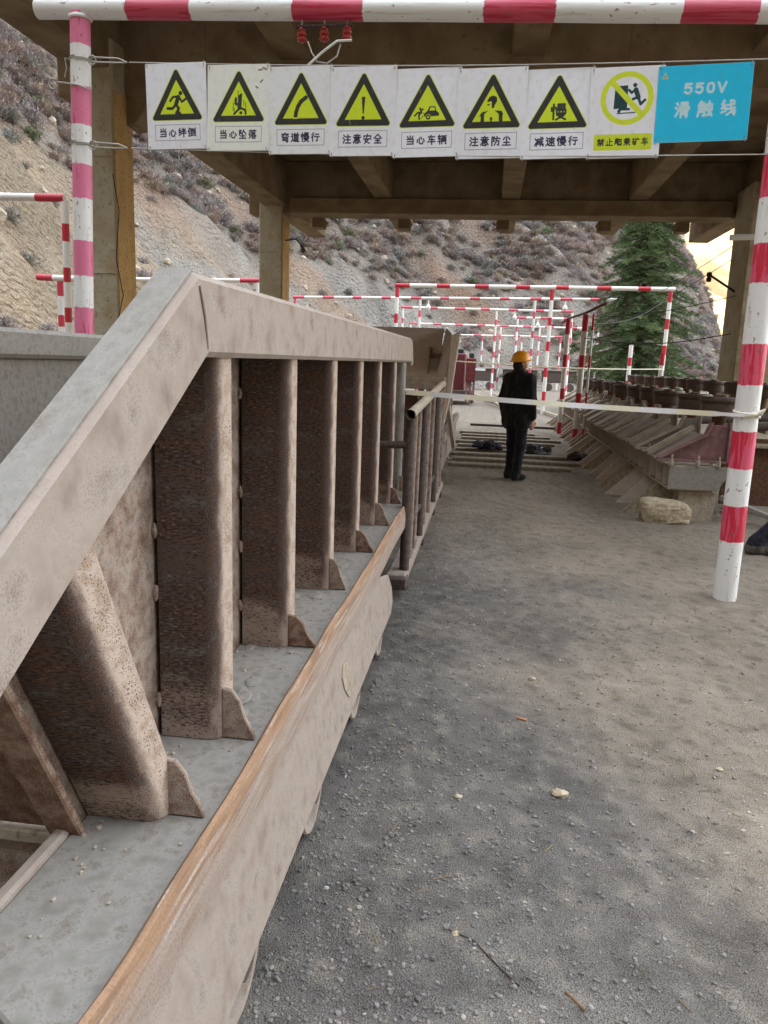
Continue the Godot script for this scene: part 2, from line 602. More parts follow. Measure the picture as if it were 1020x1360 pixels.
func ground_colour(p: Vector3, _n: Vector3) -> Color:
	var big := nz.get_noise_2d(p.x * 3.0 + 90.0, p.z * 3.0)
	var mid := nz2.get_noise_2d(p.x * 0.9, p.z * 0.9 + 30.0)
	var fine := nz2.get_noise_2d(p.x * 7.0, p.z * 7.0)
	var tan_ := L(172, 160, 145).lerp(L(154, 143, 129), clampf(0.5 + mid, 0, 1))
	var grey := L(138, 134, 130).lerp(L(118, 114, 111), clampf(0.5 + mid, 0, 1))
	# spilled ore dust lies in a ragged strip along the car, wide near the camera
	var edge := 0.38 - 0.02 * minf(-p.z, 6.0) + big * 1.3 + mid * 0.35
	if p.z > -4.2:
		edge += 0.55 * clampf((p.z + 4.2) / 3.0, 0, 1)
	var w := smoothstep(edge + 0.55, edge - 0.55, p.x) * clampf((9.0 + p.z) / 4.0, 0, 1)
	var c := tan_.lerp(grey, w)
	c = c.lerp(L(180, 170, 156), smoothstep(0.15, 0.5, fine) * 0.4)
	c = c.lerp(L(86, 80, 73), smoothstep(0.15, 0.5, -fine) * 0.4)
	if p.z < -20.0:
		c = c.lerp(L(128, 120, 110), 0.6 * clampf((-20.0 - p.z) / 6.0, 0, 1))  # open far yard painted darker to hold back its overexposed light
	return c

func ground() -> void:
	var xs := lines([[-260, -40, 20], [-40, -8, 2], [-8, -1.4, 0.3], [-1.4, 3.2, 0.026], [3.2, 8, 0.2], [8, 40, 2], [40, 300, 20]])
	var zs := lines([[160, 10, 15], [10, 0, 1.0], [0, -0.9, 0.1], [-0.9, -5.0, 0.024], [-5.0, -9.0, 0.045], [-9.0, -22, 0.14], [-22, -70, 1.5], [-70, -420, 20]])
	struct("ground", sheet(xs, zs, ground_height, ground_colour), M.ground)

func hill_height(x: float, z: float) -> float:
	var a := (-9.0 - x) * 1.05
	var s := -0.57 * (x + 9.0) - 0.82 * (-(-z) + 48.0)
	s = -0.57 * (x + 9.0) + 0.82 * (-z - 48.0)
	var b := s * 0.95
	var h := maxf(a, b)
	var k := clampf(0.5 + (a - b) / 8.0, 0, 1)
	h = lerpf(b, a, k) + 4.0 * k * (1.0 - k)
	var nose := (0.30 * -z - x) * 2.01
	h = minf(h, nose)
	if h > 38.0:
		h = 38.0 + (h - 38.0) * 0.35
	var r := nz.get_noise_2d(x * 0.9, z * 0.9) * 3.2 + nz.get_noise_2d(x * 3.0, z * 3.0 + 70.0) * 0.9
	var gully := absf(nz.get_noise_2d(x * 0.5 + z * 0.2 + 200.0, z * 0.9 - x * 0.3))
	return h + (r - gully * 3.0) * clampf(h / 7.0, 0.0, 1.0) + nz2.get_noise_2d(x * 0.6, z * 0.6) * 0.35 * clampf(h, 0.0, 1.0)

func shrub_zone(x: float, y: float, z: float) -> float:
	# 0 bare soil .. 1 shrubs; the scrub begins above the cut slope
	var line := 12.0 - maxf(-z - 14.0, 0.0) * 0.12
	var v := (y - line) / 2.5 + nz.get_noise_2d(x * 1.6, z * 1.6 + y) * 1.6
	if z < -46.0 and x > -16.0:
		var u := 0.82 * (x + 9.0) - 0.57 * (z + 48.0)
		v = maxf(v, (u - 20.0 + y * 0.9) / 8.0 + nz.get_noise_2d(x * 1.6, z * 1.6 + y) * 2.4)
	return clampf(v, 0, 1)

func hill_colour(p: Vector3, nn: Vector3) -> Color:
	var m1 := nz.get_noise_2d(p.x * 2.0 + p.y * 1.4, p.z * 2.0)
	var m2 := nz2.get_noise_2d(p.x * 0.5, p.z * 0.5 + p.y * 0.5)
	var soil := L(166, 147, 124).lerp(L(140, 126, 109), clampf(0.5 + m1 * 1.4, 0, 1)).lerp(L(170, 158, 140), clampf(m2 * 1.2, 0, 0.7))
	var scree := L(164, 159, 152).lerp(L(138, 133, 128), clampf(0.5 + m2, 0, 1)).lerp(L(160, 132, 106), clampf(m1 * 1.5, 0, 0.6))
	var scrub := L(146, 137, 128).lerp(L(126, 118, 112), clampf(0.5 + m2, 0, 1)).lerp(L(150, 120, 100), clampf(m1 * 1.3, 0, 0.7))
	var base := soil.lerp(scree, smoothstep(-30.0, -44.0, p.z))
	return base.lerp(scrub, shrub_zone(p.x, p.y, p.z))

func far_height(x: float, z: float) -> float:
	var h := (-z - 150.0) * 0.62 + nz.get_noise_2d(x * 0.25, z * 0.25) * 18.0 + nz.get_noise_2d(x * 1.2, z * 1.2) * 4.0
	return maxf(h, -3.0)

func far_colour(p: Vector3, _n: Vector3) -> Color:
	var m := nz.get_noise_2d(p.x * 0.8, p.z * 0.8 + p.y * 0.5)
	var m2 := nz.get_noise_2d(p.x * 3.0, p.z * 3.0)
	return L(196, 178, 138).lerp(L(150, 122, 96), smoothstep(-0.05, 0.35, m + m2 * 0.7))

func mountain_height(x: float, z: float) -> float:
	var t := (z - 22.0) / 40.0
	var h := 84.0 * smoothstep(0.0, 1.0, t) * (1.0 - smoothstep(1.6, 3.2, t))
	return h + nz.get_noise_2d(x * 0.4, z * 0.4) * 8.0 * clampf(t, 0, 1) - 0.3

func hills() -> void:
	var xs := lines([[-120, -40, 4], [-40, -8, 0.55], [-8, 34, 0.7]])
	var zs := lines([[60, 10, 5], [10, -60, 0.55], [-60, -115, 0.8], [-115, -170, 4]])
	var hb := sheet(xs, zs, func(x, z): return maxf(hill_height(x, z), -2.0), hill_colour)
	struct("hillside", hb, M.hill)
	struct("far_hill", sheet(lines([[-60, 260, 4]]), lines([[-140, -420, 4]]), far_height, far_colour), M.hill)
	struct("shading_mountain", sheet(lines([[-320, 320, 10]]), lines([[22, 190, 6]]), mountain_height, func(p, n): return L(140, 126, 108)), M.hill)  # last one is an unseen ridge, placed and shaped to shade the yard

# ---------------------------------------------------------------- trestle
func trestle() -> void:
	var t := thing("concrete_trestle", "brown stained concrete trestle frame with columns and overhead beams above the yard", "trestle", Vector3(0, 0, -9))
	# columns
	for c in [[-4.74, -4.24, -9.05, -8.6], [-4.82, -4.33, -16.55, -16.0], [4.42, 5.25, -16.0, -15.0], [4.3, 4.85, -9.05, -8.6], [-4.74, -4.24, -1.6, -1.15], [4.3, 4.85, -1.6, -1.15]]:
		var b := MB.new()
		b.box(Vector3((c[0] + c[1]) / 2, 2.4, (c[2] + c[3]) / 2), Vector3(c[1] - c[0], 5.0, c[3] - c[2]), 0.025)
		var col := part("column", b, M.column, t)
		# casting fins and board joints on the visible faces
		for y in [1.2, 2.45, 3.7]:
			var f := MB.new()
			f.box(Vector3((c[0] + c[1]) / 2, y, c[3] + 0.004), Vector3(c[1] - c[0] - 0.06, 0.012, 0.012), 0.003)
			part("casting_seam", f, M.column, col)
	for c in [[-4.24, -8.825, 0.43], [-4.33, -16.275, 0.53]]:   # yellow-stained inner faces
		var b := MB.new()
		b.box(Vector3(c[0] + 0.004, 2.2, c[1]), Vector3(0.012, 4.36, c[2]), 0.003)
		part("stained_face", b, M.stained, t)
	# haunch under the beam beside the front left column
	var hb := MB.new()
	hb.prism([Vector2(0, 0), Vector2(0, -0.32), Vector2(0.12, -0.3), Vector2(0.34, 0.0)], Transform3D(Basis(Vector3(1, 0, 0), Vector3(0, 1, 0), Vector3(0, 0, 1)), Vector3(-4.24, 4.41, -9.24)), 0.33, 0.012)
	part("haunch", hb, M.concrete, t)
	# cross beams
	for z in [[-9.25, -8.9], [-16.5, -16.05], [-1.55, -1.2]]:
		var b := MB.new()
		var bot := 4.40 if z[0] > -12 else 4.44
		b.box(Vector3(0.15, (bot + 5.45) / 2, (z[0] + z[1]) / 2), Vector3(10.4, 5.45 - bot, z[1] - z[0]), 0.02)
		var cb := part("cross_beam", b, M.concrete, t)
		for x in [-3.3, -1.1, 1.25, 3.4]:
			var f := MB.new()
			f.box(Vector3(x, (bot + 5.4) / 2, z[1] + 0.004), Vector3(0.014, 5.4 - bot, 0.012), 0.003)
			part("casting_seam", f, M.concrete, cb)
	# protruding lower ledge of the rear beam
	var lg := MB.new()
	lg.box(Vector3(0.1, 4.585, -16.0), Vector3(8.5, 0.29, 0.16), 0.012)
	part("ledge", lg, M.concrete, t)
	# joists along the yard, and deeper edge girders
	for bay in [[-8.9, -1.55], [-16.05, -9.25], [-20.0, -16.5]]:
		for x in [-2.28, 0.22, 2.62]:
			var b := MB.new()
			b.box(Vector3(x, 5.08, (bay[0] + bay[1]) / 2), Vector3(0.36, 0.68, bay[1] - bay[0]), 0.02)
			part("joist", b, M.concrete, t)
		for x in [-4.5, 4.75]:
			var b := MB.new()
			b.box(Vector3(x, 5.02, (bay[0] + bay[1]) / 2), Vector3(0.46, 0.86, bay[1] - bay[0]), 0.02)
			part("edge_girder", b, M.concrete, t)
	# corbels behind the rear beam
	for x in [-3.7, -1.9, 0.1, 2.1, 3.6]:
		var b := MB.new()
		b.prism([Vector2(0, 0), Vector2(0, -0.16), Vector2(0.5, 0.0)], Transform3D(Basis(Vector3(0, 0, -1), Vector3(0, 1, 0), Vector3(1, 0, 0)), Vector3(x - 0.13, 4.43, -16.5)), 0.26, 0.008)
		b.box(Vector3(x, 4.36, -16.62), Vector3(0.24, 0.2, 0.3), 0.01)
		part("corbel", b, M.concrete, t)
	var s := MB.new()
	s.box(Vector3(0.15, 5.55, -13.5), Vector3(11.0, 0.2, 13.4), 0.03)  # unseen front edge is carried past the front beam to shade its face
	part("deck_slab", s, M.concrete, t)

# ---------------------------------------------------------------- ore car
func side_frame(x: float) -> Transform3D:
	# polygon x -> world -z, polygon y -> world y, depth -> world -x  (starts at plane x)
	return Transform3D(Basis(Vector3(0, 0, -1), Vector3(0, 1, 0), Vector3(1, 0, 0)), Vector3(x, 0, 0))

func rib(b: MB, base: Vector3, top: Vector3, depth: float, r: float) -> void:
	# channel rib: flat flanks and a rounded nose towards +x; base/top are the centre of the nose
	var prof := []
	prof.append(Vector2(-depth, r))
	var cr := r * 0.62
	for k in 10:
		var a := PI / 2 - PI * (k if k < 5 else k - 1) / 8.0
		prof.append(Vector2(r - cr + cos(a) * cr, (r - cr) * (1.0 if k < 5 else -1.0) + sin(a) * cr))
	prof.append(Vector2(-depth, -r))
	var m := prof.size()
	var steps := 6
	for s in steps:
		var p := base.lerp(top, float(s) / steps)
		var q := base.lerp(top, float(s + 1) / steps)
		for i in m - 1:
			var u: Vector2 = prof[i]
			var w: Vector2 = prof[i + 1]
			var nu := Vector3(0, 0, 1) if i == 0 else (Vector3(0, 0, -1) if i == m - 2 else Vector3(maxf(u.x - r + cr, 0.001), 0, u.y - clampf(u.y, cr - r, r - cr)).normalized())
			var nw := Vector3(0, 0, 1) if i == 0 else (Vector3(0, 0, -1) if i == m - 2 else Vector3(maxf(w.x - r + cr, 0.001), 0, w.y - clampf(w.y, cr - r, r - cr)).normalized())
			var A := p + Vector3(u.x, 0, u.y)
			var B := p + Vector3(w.x, 0, w.y)
			var C := q + Vector3(w.x, 0, w.y)
			var D := q + Vector3(u.x, 0, u.y)
			var u0 := Vector2(float(i) / (m - 1), float(s) / steps)
			var u1 := Vector2(float(i + 1) / (m - 1), float(s + 1) / steps)
			b.tri(A, B, C, nu, nw, nw, u0, Vector2(u1.x, u0.y), u1)
			b.tri(A, C, D, nu, nw, nu, u0, u1, Vector2(u0.x, u1.y))

func gusset(b: MB, x0: float, z: float, w: float, h: float, y: float) -> void:
	var poly := [Vector2(0, 0), Vector2(w, 0), Vector2(w * 0.98, h * 0.12), Vector2(w * 0.72, h * 0.42), Vector2(w * 0.55, h * 0.75), Vector2(w * 0.3, h * 0.96), Vector2(0, h)]
	b.prism(poly, Transform3D(Basis.IDENTITY, Vector3(x0, y, z)), 0.014, 0.003)

func ore_wheel(parent: Node3D, p: Vector3, r: float) -> void:
	var keep := Transform3D(Basis(Vector3(0, 1, 0), Vector3(1, 0, 0), Vector3(0, 0, -1)), p)
	var b := MB.new()
	b.xf = keep
	b.lathe([Vector2(0.0, -0.05), Vector2(r * 0.92, -0.05), Vector2(r * 0.97, -0.045), Vector2(r, -0.03), Vector2(r, 0.0), Vector2(r * 0.97, 0.008), Vector2(r * 0.86, 0.01), Vector2(r * 0.8, 0.012), Vector2(r * 0.4, 0.012), Vector2(r * 0.34, 0.05), Vector2(0, 0.05)], 28)
	var w := part("wheel", b, M.dark_steel, parent)
	var f := MB.new()
	f.xf = keep
	f.lathe([Vector2(r * 0.7, -0.075), Vector2(r * 1.1, -0.075), Vector2(r * 1.12, -0.068), Vector2(r * 1.1, -0.06), Vector2(r * 0.9, -0.05)], 28)
	part("flange", f, M.steel, w)
	var f2 := MB.new()
	f2.xf = keep
	f2.lathe([Vector2(r * 0.8, 0.012), Vector2(r * 1.02, 0.02), Vector2(r * 1.04, 0.028), Vector2(r * 1.0, 0.036), Vector2(r * 0.84, 0.036), Vector2(r * 0.8, 0.012)], 28)
	part("rim", f2, M.steel, w)

func ore_car() -> void:
	var t := thing("ore_car", "long taupe steel ore car with tall ribs and a rust-orange shelf edge", "ore car", Vector3(-1.4, 0, -3.5))
	var xo := -0.60
	# top rail, straight then kinked down towards the near end (polygon x = -z)
	var rail := MB.new()
	var up := [Vector2(0.0, 0.80), Vector2(1.565, 1.735), Vector2(6.02, 1.752), Vector2(6.1, 1.73), Vector2(6.2, 1.585), Vector2(6.19, 1.545), Vector2(6.12, 1.545), Vector2(6.1, 1.572), Vector2(1.63, 1.566), Vector2(0.0, 0.615)]
	rail.prism(up, side_frame(xo - 0.085), 0.085, 0.012)
	var rp := part("top_rail", rail, M.steel, t)
	var cap := MB.new()   # worn weld bead at the kink
	cap.tube([Vector3(xo + 0.002, 1.71, -1.572), Vector3(xo + 0.002, 1.65, -1.6), Vector3(xo, 1.585, -1.62)], 0.0035, 6)
	part("weld_bead", cap, M.steel, rp)
	var rw := MB.new()
	rw.box(Vector3(-0.745, 1.585, -3.85), Vector3(0.15, 0.02, 4.45), 0.003)
	part("rail_web", rw, M.rusty, rp)
	# dust lying on the sloping chord
	var fl := MB.new()
	fl.prism([Vector2(0.0, 0.799), Vector2(1.562, 1.733), Vector2(1.556, 1.7415), Vector2(0.0, 0.807)], side_frame(xo - 0.082), 0.072, 0.003)
	part("dust_layer", fl, M.dust, rp)
	# side sheet behind the ribs
	var wall := MB.new()
	wall.prism([Vector2(1.36, 0.58), Vector2(1.03, 1.255), Vector2(1.62, 1.60), Vector2(5.95, 1.60), Vector2(5.75, 0.58)], side_frame(-0.815), 0.02, 0.003)
	part("side_sheet", wall, M.rusty, t)
	# ribs
	var zs := [1.815, 2.48, 3.17, 3.85, 4.53, 5.27]
	for i in zs.size():
		var b := MB.new()
		var z: float = zs[i]
		rib(b, Vector3(-0.685, 0.602, -z), Vector3(-0.685, 1.567, -z + 0.005), 0.098, 0.062)
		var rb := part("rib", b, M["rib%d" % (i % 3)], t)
		var g := MB.new()
		gusset(g, -0.628, -z + 0.03, 0.085 + 0.012 * sin(i * 2.3), 0.125 + 0.012 * cos(i * 3.1), 0.602)
		part("gusset", g, M.rustier if i % 2 else M.rusty, rb)
		for k in 4:   # stitch welds along the rib root
			var w := MB.new()
			var y := 0.7 + k * 0.24 + 0.05 * sin(i + k * 2.0)
			w.lump(Vector3(-0.79, y, -z + 0.064), Vector3(0.009, 0.022, 0.009), i * 7 + k, 0.2, 6, 4)
			part("stitch_weld", w, M.rusty, rb)
	var e := MB.new()   # pale end post
	rib(e, Vector3(-0.68, 0.602, -5.86), Vector3(-0.655, 1.567, -5.66), 0.13, 0.055)
	part("end_post", e, M.dust, t)
	var eg := MB.new()
	gusset(eg, -0.63, -5.78, 0.07, 0.12, 0.602)
	part("gusset", eg, M.rusty, t)
	# leaning rib and the sloping end sheet beside it
	var lb := MB.new()
	rib(lb, Vector3(-0.69, 0.602, -1.455), Vector3(-0.69, 1.36, -1.06), 0.1, 0.066)
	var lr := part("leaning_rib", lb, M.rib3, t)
	var lg := MB.new()
	gusset(lg, -0.632, -1.435, 0.085, 0.13, 0.602)
	part("gusset", lg, M.rusty, lr)
	var es := MB.new()
	var d := Vector3(0, 0.95, 0.50)
	es.bar(Vector3(-0.805, 0.575, -1.345), Vector3(-0.805, 0.575, -1.345) + d, 0.075, 0.02, Vector3(0, -0.45, 0.9))
	part("edge_strip", es, M.rustier, t)
	var en := MB.new()
	for k in 1:
		en.quad(Vector3(-2.15, 0.585, -1.36), Vector3(-0.80, 0.585, -1.36), Vector3(-0.80, 0.585, -1.36) + d, Vector3(-2.15, 0.585, -1.36) + d)
		en.quad(Vector3(-0.80, 0.585, -1.37), Vector3(-2.15, 0.585, -1.37), Vector3(-2.15, 0.585, -1.37) + d, Vector3(-0.80, 0.585, -1.37) + d)
	part("end_sheet", en, M.rustier, t)
	var hs := MB.new()
	hs.box(Vector3(-1.48, 0.36, -1.40), Vector3(1.34, 0.42, 0.04), 0.006)
	part("headstock", hs, M.rusty, t)
	# shelf with a rim on the inner side
	var sh := MB.new()
	sh.prism([Vector2(-0.795, 5.45), Vector2(-0.52, 5.45), Vector2(-0.52, 0.55), Vector2(-0.56, 0.70), Vector2(-0.59, 0.81), Vector2(-0.63, 0.875), Vector2(-0.68, 0.905), Vector2(-0.795, 0.912)], Transform3D(Basis(Vector3(1, 0, 0), Vector3(0, 0, -1), Vector3(0, 1, 0)), Vector3(0, 0.57, 0)), 0.03, 0.005)
	var shelf := part("shelf", sh, M.dust, t)
	var sr := MB.new()
	sr.box(Vector3(-0.808, 0.592, -1.1), Vector3(0.03, 0.045, 0.5), 0.008)
	part("shelf_rim", sr, M.steel, shelf)
	var cr := MB.new()   # dirt gathered along the rib feet
	for k in 170:
		var z := -1.0 - rng.randf() * 4.3
		var x := -0.54 - rng.randf() * 0.2
		if rng.randf() < 0.6:
			x = -0.70 - rng.randf() * 0.09
		var r := rng.randf_range(0.002, 0.006)
		cr.lump(Vector3(x, 0.602, z), Vector3(r, r * 0.7, r * 1.2), k, 0.3, 5, 3)
	var dr := MB.new()   # low drifts of fines against the ribs and the sheet
	for k in 70:
		var z := -1.42 - rng.randf() * 4.0
		var r := rng.randf_range(0.012, 0.035)
		dr.lump(Vector3(-0.775 + rng.randf() * 0.03 if k % 3 else -0.6 - rng.randf() * 0.1, 0.6, z), Vector3(r, r * 0.22, r * 1.6), 500 + k, 0.2, 8, 5)
	var drm := part("dust_drift", dr, M.dust, shelf)
	drm.set_meta("kind", "stuff")
	var crm := part("crumbs", cr, M.rubble_steel, shelf)
	crm.set_meta("kind", "stuff")
	# lip: thick angle along the shelf edge with its top rubbed orange; slightly dented
	var lp := MB.new()
	var N := 60
	var prof := [Vector2(-0.02, 0.601), Vector2(-0.012, 0.612), Vector2(-0.004, 0.622), Vector2(0.004, 0.615), Vector2(0.012, 0.585), Vector2(0.016, 0.53), Vector2(0.014, 0.475), Vector2(0.0, 0.462), Vector2(-0.03, 0.47)]
	for s in N:
		for i in prof.size() - 1:
			var q := []
			for k in [[i, s], [i + 1, s], [i + 1, s + 1], [i, s + 1]]:
				var p: Vector2 = prof[k[0]]
				var tz: float = -0.55 - 4.92 * k[1] / N
				var dent := 0.003 * sin(tz * 3.1) + 0.002 * sin(tz * 7.7 + 1.0) * (1.0 if k[0] > 3 else 0.4)
				if tz > -1.05:
					dent -= pow(-1.05 - tz, 2.0) * 0.4
				q.append([Vector3(-0.515 + p.x + dent, p.y + 0.003 * sin(tz * 9.0), tz), Vector2(-tz / 2.4, clampf((0.625 - p.y) / 0.165, 0.0, 0.97))])
			var nn: Vector3 = (q[1][0] - q[0][0]).cross(q[3][0] - q[0][0]).normalized()
			if nn.dot(Vector3(1, 0.6 if i < 4 else -0.2, 0)) < 0:
				nn = -nn
				q.reverse()
			lp.tri(q[0][0], q[1][0], q[2][0], nn, nn, nn, q[0][1], q[1][1], q[2][1])
			lp.tri(q[0][0], q[2][0], q[3][0], nn, nn, nn, q[0][1], q[2][1], q[3][1])
	part("shelf_lip", lp, M.lip, t)
	# skirt below the lip, leaning out, with a rounded far corner
	var skp := MB.new()
	var a := 0.20
	skp.xf = Transform3D(Basis(Vector3(0, 0, -1), Vector3(sin(-a) * -0.35, 1, 0), Vector3(1, 0, 0)), Vector3(-0.475, 0, 0))
	skp.xf = Transform3D(Basis(Vector3(0, 0, -1), Vector3(-0.16, 1, 0), Vector3(1, 0, 0)), Vector3(-0.455, 0, 0))
	skp.prism([Vector2(0.3, 0.185), Vector2(4.12, 0.175), Vector2(4.24, 0.21), Vector2(4.27, 0.29), Vector2(4.20, 0.38), Vector2(3.7, 0.49), Vector2(0.3, 0.49)], Transform3D.IDENTITY, 0.016, 0.005)
	var skirt := part("skirt", skp, M.steel, t)
	var hd := MB.new()   # torn tab in the skirt
	hd.xf = skp.xf
	hd.prism([Vector2(2.76, 0.36), Vector2(2.78, 0.30), Vector2(2.83, 0.25), Vector2(2.90, 0.235), Vector2(2.93, 0.27), Vector2(2.91, 0.34), Vector2(2.86, 0.39), Vector2(2.80, 0.395)], Transform3D(Basis.IDENTITY, Vector3(0, 0, 0.016)), 0.005, 0.002)
	part("bent_tab", hd, M.rubble_steel, skirt)
	# underframe and wheels
	var uf := MB.new()
	uf.box(Vector3(-0.80, 0.42, -3.1), Vector3(0.14, 0.26, 5.0), 0.01)
	uf.box(Vector3(-1.95, 0.42, -3.1), Vector3(0.14, 0.26, 5.0), 0.01)
	part("underframe", uf, M.dark_steel, t)
	for z in [1.56, 2.33, 3.19, 3.95]:
		ore_wheel(t, Vector3(-0.54, 0.148, -z), 0.148)
		ore_wheel(t, Vector3(-2.2, 0.17, -z), 0.175)
	for z in [1.56, 2.33, 3.19, 3.95]:
		var ax := MB.new()
		ax.tube([Vector3(-0.56, 0.155, -z), Vector3(-2.2, 0.155, -z)], 0.03, 10)
		part("axle", ax, M.dark_steel, t)
	# far side: rail and sheet, and the floor of the tub
	var fr := MB.new()
	fr.prism([Vector2(0.3, 1.02), Vector2(1.0, 1.64), Vector2(1.4, 1.67), Vector2(6.1, 1.66), Vector2(6.15, 1.52), Vector2(1.35, 1.53), Vector2(0.35, 0.93)], side_frame(-2.42), 0.22, 0.02)
	part("far_rail", fr, M.dust, t)
	var fw := MB.new()
	fw.prism([Vector2(1.36, 0.58), Vector2(0.7, 1.2), Vector2(1.1, 1.6), Vector2(5.95, 1.6), Vector2(5.75, 0.58)], side_frame(-2.27), 0.02, 0.003)
	part("far_sheet", fw, M.dust, t)
	var fo := MB.new()
	fo.box(Vector3(-1.54, 0.56, -3.55), Vector3(1.45, 0.03, 4.4), 0.004)
	part("floor", fo, M.rubble_steel, t)
	var fe := MB.new()
	fe.quad(Vector3(-0.8, 0.58, -5.74), Vector3(-2.26, 0.58, -5.74), Vector3(-2.26, 1.45, -5.95), Vector3(-0.8, 1.45, -5.95))
	fe.quad(Vector3(-2.26, 0.58, -5.76), Vector3(-0.8, 0.58, -5.76), Vector3(-0.8, 1.45, -5.97), Vector3(-2.26, 1.45, -5.97))
	part("end_sheet", fe, M.rubble_steel, t)

func pipe_railing() -> void:
	var t := thing("pipe_railing", "rusty pipe guard railing on a low channel base beyond the near ore car", "railing", Vector3(-0.5, 0, -7))
	var p := MB.new()
	p.tube([Vector3(-0.49, 1.235, -5.02), Vector3(-0.5, 1.29, -7.0), Vector3(-0.51, 1.345, -8.9)], 0.034, 14, false)
	p.tube([Vector3(-0.49, 1.235, -5.02), Vector3(-0.5, 1.29, -7.0), Vector3(-0.51, 1.345, -8.9)], 0.029, 14, false)
	part("top_pipe", p, M.rubble_steel, t)
	var zs := [5.1, 5.42, 5.75, 6.2, 6.65, 7.2, 7.8, 8.35, 8.8]
	for i in zs.size():
		var z: float = zs[i]
		var b := MB.new()
		b.tube([Vector3(-0.5, 0.17, -z), Vector3(-0.495, 1.2 + (z - 5.0) * 0.029, -z)], 0.034 if i % 3 == 0 else 0.021, 12)
		part("post", b, M.dark_steel if i % 3 == 0 else M.rusty, t)
	var base := MB.new()
	base.box(Vector3(-0.54, 0.13, -7.1), Vector3(0.13, 0.08, 4.3), 0.008)
	part("base_channel", base, M.steel, t)
	var ep := MB.new()
	ep.box(Vector3(-0.575, 0.12, -4.96), Vector3(0.22, 0.075, 0.14), 0.006)
	part("end_plate", ep, M.dark_steel, t)
	var lr := MB.new()
	lr.tube([Vector3(-0.5, 0.42, -5.1), Vector3(-0.5, 0.44, -8.8)], 0.015, 8)
	lr.tube([Vector3(-0.5, 1.03, -5.1), Vector3(-1.25, 1.0, -5.1)], 0.026, 10)
	part("cross_pipe", lr, M.dark_steel, t)
	for z in [5.25, 6.6, 8.0, 9.1]:
		var f := MB.new()
		f.box(Vector3(-0.54, 0.045, -z), Vector3(0.12, 0.09, 0.1), 0.005)
		part("foot", f, M.dark_steel, t)

